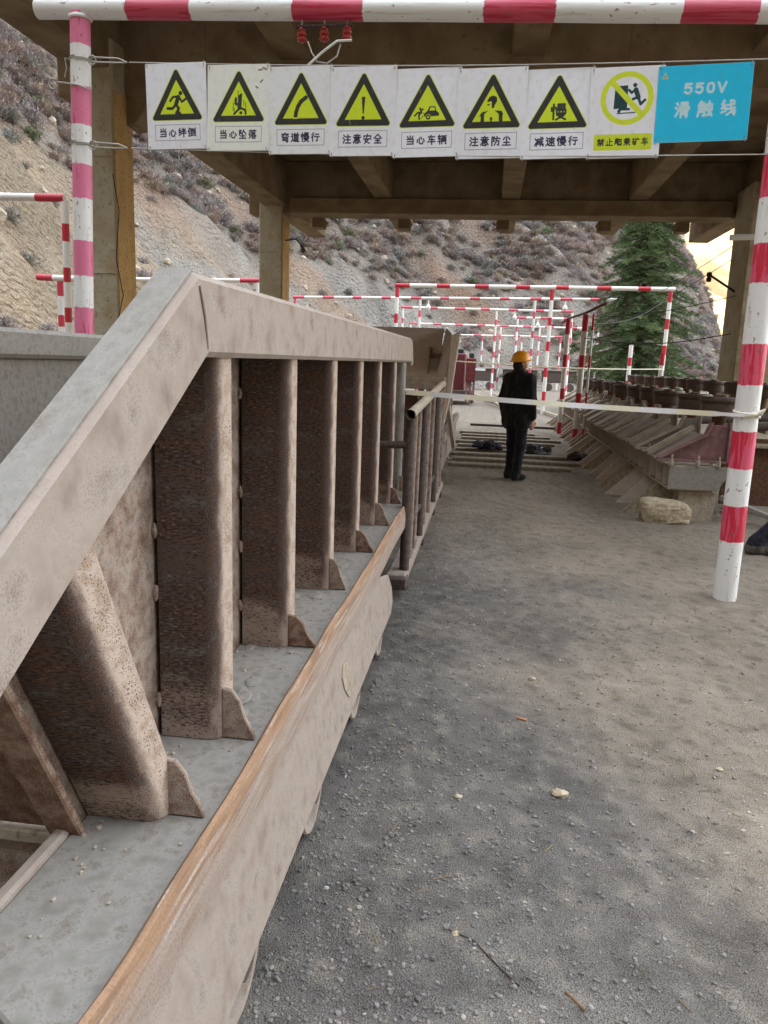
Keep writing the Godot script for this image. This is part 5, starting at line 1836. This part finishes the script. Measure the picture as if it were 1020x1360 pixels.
func hand_bones(w: Vector3, down: Vector3, fwd: Vector3, out_: Vector3) -> Array:
	# relaxed hand hanging along «down», palm facing inwards, fingers slightly curled
	var r := []
	var pal := w + down * 0.085
	for s in [-1.0, -0.33, 0.33, 1.0]:
		var base: Vector3 = pal + fwd * 0.027 * s
		r.append([w + fwd * 0.012 * s, base, 0.017, 0.014])
		var ln: float = [0.062, 0.076, 0.08, 0.07][int((s + 1.0) * 1.5 + 0.5)]
		var k1 := base + down * ln * 0.5 - out_ * 0.01
		var k2 := k1 + (down * 0.85 - out_ * 0.5).normalized() * ln * 0.32
		var k3 := k2 + (down * 0.5 - out_ * 0.85).normalized() * ln * 0.26
		r.append([base, k1, 0.0095, 0.009])
		r.append([k1, k2, 0.009, 0.0085])
		r.append([k2, k3, 0.0085, 0.0075])
	var tb := w + down * 0.03 + fwd * 0.022
	var t1 := tb + (down * 0.6 + fwd * 0.8).normalized() * 0.04
	r.append([tb, t1, 0.013, 0.0105])
	r.append([t1, t1 + (down * 0.9 + fwd * 0.3).normalized() * 0.032, 0.0105, 0.0085])
	return r

func shoe_bones(a: Vector3, fwd: Vector3) -> Array:
	var heel := Vector3(a.x, 0.045, a.z) - fwd * 0.045
	var ball := Vector3(a.x, 0.035, a.z) + fwd * 0.12
	return [[a, heel + Vector3(0, 0.01, 0), 0.05, 0.042], [heel, ball, 0.042, 0.036], [ball, ball + fwd * 0.06 - Vector3(0, 0.006, 0), 0.038, 0.026]]

func people() -> void:
	# standing person, back turned three quarters, looking down the yard to the right
	var at := Vector3(0.43, 0, -10.95)
	var t := thing("person", "person in black coat and yellow hard hat standing with back turned in the yard", "person", at)
	t.rotation.y = deg_to_rad(-38)
	var skin := L(196, 150, 122)
	var trou := L(20, 20, 28)
	var shoe := L(22, 20, 20)
	var body := MB.new()
	var bones := []
	for s in [-1.0, 1.0]:
		var hip := Vector3(0.085 * s, 0.90, 0.0)
		var knee := Vector3(0.088 * s, 0.49, -0.015 + 0.02 * s)
		var ank := Vector3(0.085 * s, 0.10, 0.03 + 0.03 * s)
		bones.append([hip, knee, 0.098, 0.072])
		bones.append([knee, ank, 0.07, 0.058])
		bones.append_array(shoe_bones(ank, Vector3(0.12 * s, 0, -1).normalized()))
		var sh := Vector3(0.185 * s, 1.395, 0.0)
		var el := Vector3(0.235 * s, 1.11, 0.035)
		var wr := Vector3(0.235 * s, 0.865, -0.03)
		bones.append([sh, el, 0.056, 0.046])
		bones.append([el, wr, 0.044, 0.03])
	bones.append([Vector3(0, 0.92, 0), Vector3(0, 1.16, 0), 0.135, 0.13])
	bones.append([Vector3(-0.07, 1.16, 0), Vector3(-0.08, 1.36, 0.0), 0.11, 0.10])
	bones.append([Vector3(0.07, 1.16, 0), Vector3(0.08, 1.36, 0.0), 0.11, 0.10])
	bones.append([Vector3(0, 1.40, 0.015), Vector3(0, 1.50, 0.0), 0.062, 0.056])
	nets(body, bones, 0.016, 0.05, func(p): return shoe if p.y < 0.085 else (trou if p.y < 1.0 else (skin if p.y > 1.44 else trou)))
	# head with face, and hands, on finer grids
	var hb := [[Vector3(0, 1.62, 0.015), Vector3(0, 1.60, -0.01), 0.096, 0.09], [Vector3(0, 1.56, -0.03), Vector3(0, 1.535, -0.06), 0.07, 0.045], [Vector3(0, 1.48, 0.012), Vector3(0, 1.56, 0.01), 0.055, 0.06], [Vector3(0, 1.61, -0.095), Vector3(0, 1.578, -0.118), 0.012, 0.016],
		[Vector3(-0.09, 1.60, 0.01), Vector3(-0.093, 1.57, 0.005), 0.018, 0.014], [Vector3(0.09, 1.60, 0.01), Vector3(0.093, 1.57, 0.005), 0.018, 0.014], [Vector3(-0.022, 1.543, -0.095), Vector3(0.022, 1.543, -0.095), 0.013, 0.013]]
	nets(body, hb, 0.009, 0.03, func(p): return L(40, 28, 26) if (p.z < -0.08 and absf(p.y - 1.615) < 0.012 and absf(absf(p.x) - 0.034) < 0.014) else (L(150, 92, 82) if (p.z < -0.1 and absf(p.y - 1.543) < 0.006) else skin))
	for s in [-1.0, 1.0]:
		nets(body, hand_bones(Vector3(0.235 * s, 0.86, -0.032), Vector3(0, -1, -0.18).normalized(), Vector3(0, 0.15, -1).normalized(), Vector3(s, 0, 0)), 0.005, 0.008, func(p): return skin)
	part_mesh("body", body.mesh(), M.cloth, t)
	var hair := MB.new()
	nets(hair, [[Vector3(0, 1.63, 0.03), Vector3(0, 1.585, 0.055), 0.094, 0.075], [Vector3(0, 1.56, 0.055), Vector3(0, 1.53, 0.05), 0.062, 0.05]], 0.012, 0.03, func(p): return L(22, 20, 20))
	part_mesh("hair", hair.mesh(), M.cloth, t)
	var coat := MB.new()
	var cb := []
	for s in [-1.0, 1.0]:
		cb.append([Vector3(0.185 * s, 1.40, 0.0), Vector3(0.24 * s, 1.11, 0.035), 0.078, 0.07])
		cb.append([Vector3(0.24 * s, 1.11, 0.035), Vector3(0.238 * s, 0.89, -0.022), 0.068, 0.056])
		cb.append([Vector3(0.08 * s, 1.37, 0.0), Vector3(0.075 * s, 1.1, 0.005), 0.118, 0.125])
		cb.append([Vector3(0.075 * s, 1.1, 0.005), Vector3(0.09 * s, 0.86, 0.015), 0.125, 0.135])
		cb.append([Vector3(0.09 * s, 0.86, 0.015), Vector3(0.1 * s, 0.80, 0.03), 0.128, 0.115])
		cb.append([Vector3(0.04 * s, 1.43, 0.02), Vector3(0.17 * s, 1.405, 0.005), 0.062, 0.066])
	cb.append([Vector3(-0.02, 1.47, 0.02), Vector3(0.02, 1.47, 0.02), 0.07, 0.07])
	cb.append([Vector3(-0.02, 1.51, 0.03), Vector3(0.02, 1.51, 0.03), 0.058, 0.058])
	cb.append([Vector3(0.0, 0.9, 0.08), Vector3(-0.04, 0.74, 0.12), 0.07, 0.05])
	nets(coat, cb, 0.016, 0.045, func(p): return L(17, 17, 20).lerp(L(25, 25, 28), clampf(0.5 + nz2.get_noise_3d(p.x * 6.0, p.y * 3.0, p.z * 6.0), 0, 1)))
	part_mesh("coat", coat.mesh(), M.cloth, t)
	# hard hat: shell, brim with peak, ridge
	var hat := MB.new()
	hat.xf = Transform3D(Basis(Vector3(1, 0, 0), 0.12), Vector3(0, 1.645, 0.005))
	var prof := [Vector2(0.128, 0.0), Vector2(0.132, 0.012), Vector2(0.124, 0.05), Vector2(0.106, 0.09), Vector2(0.075, 0.118), Vector2(0.035, 0.132), Vector2(0.0, 0.135)]
	hat.lathe(prof, 28)
	hat.lathe([Vector2(0.0, 0.006), Vector2(0.128, 0.0)], 28)
	var sh := part_mesh("hard_hat", hat.mesh(), M.helmet, t)
	var br := MB.new()
	br.xf = hat.xf
	br.lathe([Vector2(0.125, -0.006), Vector2(0.146, -0.004), Vector2(0.148, 0.004), Vector2(0.13, 0.012)], 28)
	br.prism([Vector2(-0.1, 0.09), Vector2(-0.07, 0.155), Vector2(0.0, 0.178), Vector2(0.07, 0.155), Vector2(0.1, 0.09)], Transform3D(Basis(Vector3(1, 0, 0), Vector3(0, 0, -1), Vector3(0, 1, 0)), Vector3(0, -0.004, 0)), 0.008, 0.002)
	part_mesh("brim", br.mesh(), M.helmet, sh)
	var rg := MB.new()
	rg.xf = hat.xf
	for x in [-0.03, 0.0, 0.03]:
		var pts := []
		for i in 11:
			var a := lerpf(-1.35, 1.35, i / 10.0)
			pts.append(Vector3(x, cos(a) * 0.135, sin(a) * 0.123) * (0.985 - absf(x) * 0.6))
		rg.tube(pts, 0.008, 6)
	part_mesh("ridge", rg.mesh(), M.helmet, sh)

	# second person stepping out of the picture on the right; only the trailing leg shows
	var w := thing("person", "striding person at the right picture edge, only a dark trouser leg and shoe showing", "person", Vector3(2.55, 0, -6.95))
	w.rotation.y = deg_to_rad(-82)
	var b2 := MB.new()
	var navy := L(22, 24, 38)
	var grey := L(84, 80, 74)
	var bn := []
	var legs := [[Vector3(-0.09, 0.88, -0.42), Vector3(-0.09, 0.46, -0.26), Vector3(-0.09, 0.11, 0.10), Vector3(0, 0, -1)], [Vector3(0.09, 0.88, -0.42), Vector3(0.09, 0.47, -0.62), Vector3(0.09, 0.10, -0.66), Vector3(0, 0, -1)]]
	for l in legs:
		bn.append([l[0], l[1], 0.105, 0.085])
		bn.append([l[1], l[2], 0.082, 0.072])
		bn.append_array(shoe_bones(l[2], l[3]))
	bn.append([Vector3(0, 0.92, -0.42), Vector3(0, 1.2, -0.44), 0.145, 0.15])
	bn.append([Vector3(-0.08, 1.2, -0.44), Vector3(-0.09, 1.37, -0.45), 0.12, 0.105])
	bn.append([Vector3(0.08, 1.2, -0.44), Vector3(0.09, 1.37, -0.45), 0.12, 0.105])
	for s in [-1.0, 1.0]:
		bn.append([Vector3(0.2 * s, 1.4, -0.45), Vector3(0.25 * s, 1.12, -0.40 - 0.08 * s), 0.066, 0.056])
		bn.append([Vector3(0.25 * s, 1.12, -0.40 - 0.08 * s), Vector3(0.24 * s, 0.9, -0.52 - 0.14 * s), 0.054, 0.038])
	bn.append([Vector3(0, 1.4, -0.44), Vector3(0, 1.5, -0.45), 0.062, 0.056])
	nets(b2, bn, 0.016, 0.05, func(p): return grey if (p.y < 0.09) else (navy if p.y < 1.45 else skin))
	var h2 := []
	for q in hb:
		h2.append([q[0] + Vector3(0, 0, -0.46), q[1] + Vector3(0, 0, -0.46), q[2], q[3]])
	nets(b2, h2, 0.011, 0.03, func(p): return skin)
	for s in [-1.0, 1.0]:
		nets(b2, hand_bones(Vector3(0.24 * s, 0.9, -0.52 - 0.14 * s), Vector3(0, -1, -0.2).normalized(), Vector3(0, 0.2, -1).normalized(), Vector3(s, 0, 0)), 0.006, 0.008, func(p): return skin)
	part_mesh("body", b2.mesh(), M.cloth, w)
	var h3 := MB.new()
	nets(h3, [[Vector3(0, 1.65, -0.44), Vector3(0, 1.6, -0.41), 0.098, 0.08]], 0.014, 0.03, func(p): return L(22, 20, 20))
	part_mesh("hair", h3.mesh(), M.cloth, w)

# ---------------------------------------------------------------- small things in the yard
func stuff_mesh(called: String, mesh: Mesh, tf: Array, mat: Material, label: String, category: String, cols := []) -> void:
	var m := MultiMesh.new()
	m.transform_format = MultiMesh.TRANSFORM_3D
	m.use_colors = cols.size() > 0
	m.mesh = mesh
	m.instance_count = tf.size()
	for k in tf.size():
		m.set_instance_transform(k, tf[k])
		if cols.size():
			m.set_instance_color(k, cols[k])
	var o := MultiMeshInstance3D.new()
	o.name = numbered(called)
	o.multimesh = m
	o.material_override = mat
	add_child(o)
	tag(o, label, category, "", "stuff")

func yard_items() -> void:
	var g := RandomNumberGenerator.new()
	g.seed = 17
	# pebbles and grit
	for v in 2:
		var rb := MB.new()
		rb.lump(Vector3.ZERO, Vector3(1, 0.62, 0.8), 9 + v, 0.25, 6, 4)
		var tf := []
		var cols := []
		for i in 20000:
			var z := -0.9 - 11.0 * pow(g.randf(), 1.7)
			var x := g.randf_range(-0.55, 3.2 + -z * 0.15)
			if g.randf() < 0.5:
				x = -0.5 + absf(g.randfn(0.0, 0.8))
			var s := 0.0014 + 0.0095 * pow(g.randf(), 12.0) + 0.0018 * g.randf() * g.randf()
			tf.append(Transform3D(Basis.from_euler(Vector3(g.randf() * TAU, g.randf() * TAU, g.randf() * TAU)).scaled(Vector3.ONE * s), Vector3(x, ground_height(x, z) + s * 0.1, z)))
			cols.append((ground_colour(Vector3(x, 0, z), Vector3.UP).lerp(L(128, 123, 116), 0.4) * g.randf_range(0.7, 1.05)) if g.randf() < 0.975 else L(160, 156, 150))
		stuff_mesh("gravel", rb.mesh(), tf, M.vert, ["fine grey grit and pebbles over the yard floor", "angular pebbles mixed into the yard floor"][v], "gravel", cols)
	var cb := MB.new()
	cb.lump(Vector3.ZERO, Vector3(1, 0.55, 0.85), 31, 0.3, 6, 4)
	var ct := []
	var cc := []
	for i in 30000:
		var z := -0.9 - 8.0 * pow(g.randf(), 1.4)
		var x := g.randf_range(-0.5, 3.0)
		if g.randf() < 0.45:
			x = -0.5 + absf(g.randfn(0.0, 0.5))
		var s := 0.0022 + 0.0075 * pow(g.randf(), 5.0)
		var p := Vector3(x, ground_height(x, z), z)
		ct.append(Transform3D(Basis.from_euler(Vector3(g.randf() * 0.4, g.randf() * TAU, g.randf() * 0.4)).scaled(Vector3.ONE * s), p + Vector3(0, s * 0.15, 0)))
		cc.append(ground_colour(p, Vector3.UP) * g.randf_range(0.5, 1.15))
	stuff_mesh("clods", cb.mesh(), ct, M.vert, "small crumbs of dry earth scattered over the yard floor", "earth", cc)
	# straw and splinters
	var sb := MB.new()
	sb.box(Vector3.ZERO, Vector3(1, 0.035, 0.05), 0.0)
	var st := []
	var sc := []
	for i in 420:
		var z := -1.2 - 7.0 * pow(g.randf(), 1.5)
		var x := g.randf_range(-0.35, 3.0)
		var l := g.randf_range(0.012, 0.055)
		st.append(Transform3D(Basis(Vector3.UP, g.randf() * TAU).rotated(Vector3(0, 0, 1), g.randf_range(-0.1, 0.1)).scaled(Vector3(l, l, l)), Vector3(x, ground_height(x, z) + 0.003, z)))
		sc.append(L(150, 128, 92).lerp(L(104, 84, 60), g.randf()))
	stuff_mesh("straw", sb.mesh(), st, M.vert, "bits of straw and wood splinters on the yard floor", "straw", sc)
	# stones that can be told apart
	for e in [[586, 0.36, -2.72, 0.034, "pale flat stone lying on the grey floor left of centre"], [0, 1.02, -3.02, 0.016, "small light grey stone in the middle of the floor"], [0, 1.26, -1.82, 0.022, "bluish stone near the right foreground splinters"], [0, 0.0, -1.92, 0.012, "small white pebble near the foreground twig"], [0, 0.83, -1.72, 0.014, "grey stone in the right foreground below the splinters"], [0, 0.31, -3.75, 0.02, "dark stone on the floor beyond the car skirt"], [0, -0.02, -2.62, 0.017, "dark pebble between the wheels and the pale stone"], [0, 1.95, -4.9, 0.022, "dark stone at the foot of the right post"]]:
		var b := MB.new()
		var p := Vector3(e[1], ground_height(e[1], e[2]) + e[3] * 0.2, e[2])
		b.lump(p, Vector3(e[3], e[3] * 0.45, e[3] * 0.8), int(e[3] * 1000), 0.22, 9, 6)
		solo("loose_stone", b, M.stone if e[4].begins_with("pale") or e[4].contains("white") or e[4].contains("light") else M.rubble_steel, e[4], "stone", p, "stones on the yard floor")
	# twigs and splinters
	for e in [[[Vector3(-0.02, 0, -1.93), Vector3(0.05, 0, -1.9), Vector3(0.12, 0, -1.82), Vector3(0.17, 0, -1.76)], 0.0028, L(78, 66, 56), "thin curved dark twig on the foreground floor"], [[Vector3(1.03, 0, -1.84), Vector3(1.06, 0, -1.78)], 0.006, L(176, 158, 122), "pale wood splinter right of the curved twig"], [[Vector3(1.3, 0, -1.92), Vector3(1.33, 0, -1.86)], 0.006, L(170, 150, 112), "straw coloured splinter beside the bluish stone"], [[Vector3(1.9, 0, -3.55), Vector3(1.95, 0, -3.4)], 0.006, L(176, 150, 104), "light wood splinter at the right edge below the post"], [[Vector3(0.29, 0, -1.76), Vector3(0.33, 0, -1.7)], 0.005, L(120, 98, 74), "short brown stick in the foreground floor"], [[Vector3(0.22, 0, -3.3), Vector3(0.26, 0, -3.29)], 0.006, L(176, 120, 76), "orange brown chip on the dark floor near the wheels"]]:
		var pts := []
		for p in e[0]:
			pts.append(Vector3(p.x, ground_height(p.x, p.z) + e[1] * 0.8, p.z))
		var b := MB.new()
		b.col = e[2]
		b.tube(pts, e[1], 6)
		solo("wood_splinter", b, M.vert, e[3], "splinter", pts[0], "splinters on the floor")
	# squared stone in front of the chassis
	var sb2 := MB.new()
	var gr := []
	for i in 19:
		var row := []
		for k in 36:
			var th := PI * i / 18.0
			var ph := TAU * k / 36.0
			var d := Vector3(sin(th) * cos(ph), cos(th), sin(th) * sin(ph))
			var q := Vector3(signf(d.x) * pow(absf(d.x), 0.5), signf(d.y) * pow(absf(d.y), 0.55), signf(d.z) * pow(absf(d.z), 0.5))
			var f := 1.0 + 0.16 * nz.get_noise_3d(q.x * 14.0, q.y * 14.0, q.z * 14.0) + 0.10 * nz2.get_noise_3d(q.x * 1.6, q.y * 1.6, q.z * 1.6)
			row.append(Vector3(1.93, 0.10, -8.33) + Vector3(q.x * 0.255, q.y * (0.135 - 0.02 * q.x), q.z * 0.15) * f)
		gr.append(row)
	for i in 18:
		for k in 36:
			var j := (k + 1) % 36
			if i > 0:
				sb2.ftri(gr[i][k], gr[i][j], gr[i + 1][j])
			if i < 17:
				sb2.ftri(gr[i][k], gr[i + 1][j], gr[i + 1][k])
	solo("stone_block", sb2, M.stone, "rough squared pale stone block in front of the grey end box", "stone", Vector3(1.93, 0, -8.33))
	# sleepers laid across the path
	var names := ["nearest", "second nearest", "third nearest", "fourth nearest", "fifth nearest", "sixth nearest", "seventh nearest", "eighth nearest", "ninth nearest"]
	for i in 9:
		var z := -12.2 - i * 0.75
		var b := MB.new()
		var x0 := -0.55 + 0.05 * sin(i * 2.2)
		var x1 := 1.15 + 0.25 * sin(i * 1.3)
		b.bar(Vector3(x0, 0.0, z), Vector3(x1 + 0.2, 0.0, z + 0.04 * sin(i * 1.9)), 0.24, 0.08, Vector3.UP, 0.012)
		solo("timber_sleeper", b, M.timber, names[i] + " of the grey timber sleepers laid across the path behind the person", "sleeper", Vector3(0.3, 0, z), "sleepers across the path")
	# rags and rubbish by the sleepers
	for e in [[Vector3(0.08, 0.08, -14.4), 0.26, 4, L(44, 42, 50), "heap of dark rags and plastic lying on the sleepers beside the person"], [Vector3(1.0, 0.06, -14.2), 0.16, 5, L(72, 68, 66), "small dark rubbish heap right of the person's legs"], [Vector3(1.75, 0.05, -13.6), 0.18, 6, L(60, 50, 42), "dark clod of scrap near the chassis props"]]:
		var b := MB.new()
		for k in 9:
			b.col = (e[3] as Color).lerp([L(30, 28, 30), L(150, 150, 162), L(112, 92, 72), L(56, 60, 86)][k % 4], 0.5 if k % 2 else 0.2)
			b.lump(e[0] + Vector3(g.randf_range(-1, 1) * e[1], g.randf_range(-0.05, 0.06), g.randf_range(-0.5, 0.5) * e[1]), Vector3(0.13, 0.07, 0.1) * g.randf_range(0.5, 1.1), 30 + k + e[2] * 11, 0.35, 9, 6)
		solo("rubbish_heap", b, M.vert, e[4], "rubbish", e[0] * Vector3(1, 0, 1), "rubbish on the path")
	# barrier tape from the car to the right post
	var tp := MB.new()
	var a := Vector3(-0.60, 1.355, -5.70)
	var q := G(-0.03, 1.30, 0.085)
	var prev := []
	var N := 48
	for i in N + 1:
		var f := float(i) / N
		var c := a.lerp(q, f) - Vector3(0, 0.012 * sin(PI * f), 0)
		var tw := 0.12 * sin(f * 9.0) + 0.05 * sin(f * 23.0)
		var up := Vector3(0, cos(tw), sin(tw)) * (0.018 if f < 0.93 else 0.012)
		var cur := [c + up, c - up, c + up + Vector3(0, 0, -0.0015), c - up + Vector3(0, 0, -0.0015)]
		if i > 0:
			tp.col = L(236, 235, 238) if (i / 5) % 2 else L(240, 236, 212)
			tp.quad(prev[1], cur[1], cur[0], prev[0])
			tp.quad(cur[3], prev[3], prev[2], cur[2])
		prev = cur
	var tape := solo("barrier_tape", tp, M.paint, "white and pale yellow barrier tape stretched from the ore car to the right post", "tape", Vector3(0.6, 0, -5.6))
	var kn := MB.new()
	kn.col = L(224, 218, 200)
	for k in 4:
		var pts := []
		for i in 17:
			var an := TAU * i / 16.0
			pts.append(G(0.0 + 0.083 * cos(an), 1.285 + 0.012 * k + 0.012 * sin(an + k), 0.083 * sin(an)))
		kn.tube(pts, 0.009, 5)
	kn.tube([G(0.04, 1.3, 0.085), G(0.06, 1.32, 0.1), G(0.09, 1.345, 0.09)], [0.012, 0.02, 0.006], 6)
	part("knot", kn, M.paint, tape)
	# thin far rope across the yard
	var rp := MB.new()
	var pts2 := []
	for i in 13:
		var f := i / 12.0
		pts2.append(Vector3(lerpf(-0.65, 4.36, f), 1.62 - 0.05 * sin(PI * f), lerpf(-13.0, -20.7, f)))
	rp.col = L(222, 212, 180)
	rp.tube(pts2, 0.012, 5)
	solo("rope", rp, M.paint, "thin cream rope stretched across the yard behind the hard hat", "rope", pts2[0])
	# low wagons parked beyond the gantries
	for i in 6:
		var x := -3.2 + i * 2.6
		var z := -50.0 - i * 0.9
		var t := thing("flat_wagon", ["first", "second", "third", "fourth", "fifth", "sixth"][i] + " from the left of the dark wagons parked far across the yard", "wagon", Vector3(x, 0, z), "wagons parked across the yard")
		var b := MB.new()
		b.box(Vector3(x, 0.95, z), Vector3(2.2, 0.75, 1.1), 0.05)
		part("tub", b, M.dark_steel, t)
		var r := MB.new()
		r.box(Vector3(x, 1.37, z), Vector3(2.35, 0.1, 1.25), 0.02)
		part("rim", r, M.dust, t)
		for s in [-0.7, 0.7]:
			var wv := MB.new()
			wv.tube([Vector3(x + s, 0.28, z + 0.45), Vector3(x + s, 0.28, z + 0.56)], 0.27, 16)
			part("wheel", wv, M.dark_steel, t)
	# gravel heap behind the car on the far left
	var hp := MB.new()
	for k in 130:
		var an := g.randf() * TAU
		var rr := sqrt(g.randf())
		var c := Vector3(-5.9 + cos(an) * 1.5 * rr, 1.72 * (1.0 - rr) * 1.02, -5.9 + sin(an) * 1.5 * rr)
		hp.col = L(150, 158, 172).lerp(L(112, 116, 126), g.randf())
		hp.lump(c, Vector3(0.16, 0.12, 0.16) * g.randf_range(0.5, 1.2), 200 + k, 0.3, 6, 4)
	var hc := MB.new()
	hc.col = L(128, 130, 136)
	hc.xf = Transform3D(Basis.IDENTITY, Vector3(-5.9, -0.05, -5.9))
	hc.lathe([Vector2(1.75, 0.0), Vector2(1.0, 0.85), Vector2(0.4, 1.5), Vector2(0.0, 1.74)], 18)
	var heap := thing("ore_heap", "pale blue grey heap of crushed ore behind the near car", "ore heap", Vector3(-5.9, 0, -5.9))
	part("core", hc, M.vert, heap)
	var hs := part("lumps", hp, M.vert, heap)
	hs.set_meta("kind", "stuff")
	# steel strip lying on the path
	var ss := MB.new()
	ss.bar(Vector3(-0.4, 0.02, -20.6), Vector3(2.1, 0.02, -20.4), 0.12, 0.05)
	solo("steel_bar", ss, M.dark_steel, "long dark steel bar lying across the far path", "bar", Vector3(0.8, 0, -20.5))
	# rails of the neighbouring track beyond the yard
	for e in [[Vector3(1.2, 0.05, -24), Vector3(-1.5, 0.05, -48), "left"], [Vector3(2.3, 0.05, -24), Vector3(-0.4, 0.05, -48), "right"]]:
		var b := MB.new()
		b.bar(e[0], e[1], 0.07, 0.12, Vector3.UP, 0.008)
		solo("rail", b, M.rubble_steel, e[2] + " rail of the track running off under the far gantries", "rail", e[0], "rails of the far track")

func wires() -> void:
	# bracket with insulator on the right column
	var k := thing("wire_bracket", "dark bracket arm with an insulator sticking out of the right concrete column", "bracket", Vector3(4.4, 3.1, -15.5))
	var b := MB.new()
	b.tube([Vector3(4.44, 3.05, -15.5), Vector3(3.98, 3.33, -15.5)], 0.022, 7)
	part("arm", b, M.black, k)
	var s := MB.new()
	s.xf = Transform3D(Basis.IDENTITY, Vector3(3.94, 3.30, -15.5))
	s.lathe([Vector2(0, -0.08), Vector2(0.045, -0.07), Vector2(0.05, -0.01), Vector2(0.03, 0.01), Vector2(0.05, 0.04), Vector2(0.05, 0.09), Vector2(0, 0.11)], 12)
	part("insulator", s, M.black, k)
	var runs := [
		[Vector3(4.42, 2.98, -15.4), Vector3(2.0, 2.75, -19.0), 0.12, 0.012, "black cable sagging from the bracket column towards the weathered posts"],
		[Vector3(4.42, 2.3, -15.4), Vector3(1.95, 2.2, -17.0), 0.15, 0.016, "thick black cable crossing in front of the conifer"],
		[Vector3(5.1, 4.5, -14.9), Vector3(4.6, 3.6, -40.0), 0.3, 0.014, "upper thin wire running past the sunlit hill"],
		[Vector3(5.2, 4.3, -14.9), Vector3(4.9, 3.4, -40.0), 0.3, 0.014, "lower thin wire running past the sunlit hill"],
		[Vector3(2.0, 2.5, -17.1), Vector3(5.6, 3.9, -27.0), 0.25, 0.012, "dark wire from the weathered posts up to the tall gantry"],
	]
	for r in runs:
		var w := MB.new()
		var pts := []
		for i in 17:
			var f := i / 16.0
			pts.append((r[0] as Vector3).lerp(r[1], f) - Vector3(0, r[2] * sin(PI * f), 0))
		w.tube(pts, r[3] * 0.6, 5)
		solo("cable", w, M.black, r[4], "cable", r[0], "cables around the right column")
	# lamp arm on the rear left column
	var l := MB.new()
	l.tube([Vector3(-4.33, 3.95, -16.2), Vector3(-4.1, 3.98, -16.2), Vector3(-3.98, 3.86, -16.2)], 0.016, 6)
	l.tube([Vector3(-3.98, 3.86, -16.2), Vector3(-3.92, 3.72, -16.2)], [0.03, 0.05], 8)
	solo("column_lamp", l, M.dark_steel, "small dark lamp on a bent arm on the rear left concrete column", "lamp", Vector3(-4.33, 3.95, -16.2))
	# thin wires round the rear left column
	var c := MB.new()
	c.tube([Vector3(-4.24, 3.5, -8.55), Vector3(-4.17, 3.1, -8.53), Vector3(-4.22, 2.6, -8.53), Vector3(-4.15, 2.2, -8.53), Vector3(-4.24, 1.9, -8.55), Vector3(-4.2, 1.2, -8.55)], 0.006, 5)
	solo("cable", c, M.black, "thin cable hanging down the front left concrete column", "cable", Vector3(-4.24, 3.5, -8.55))
	# striped pipe stubs at the right edge by the trestle
	for e in [[Vector3(3.55, 3.62, -13), Vector3(5.6, 3.72, -13), "upper"], [Vector3(4.3, 3.55, -14.2), Vector3(6.2, 3.58, -14.2), "lower"]]:
		var q := MB.new()
		stripes(q, e[0], e[1], 0.045, 0.55, false, 0.0)
		solo("striped_pipe", q, M.paint, e[2] + " striped pipe end poking in at the right edge below the blue sign", "pipe", e[0], "striped pipe ends at the right edge")
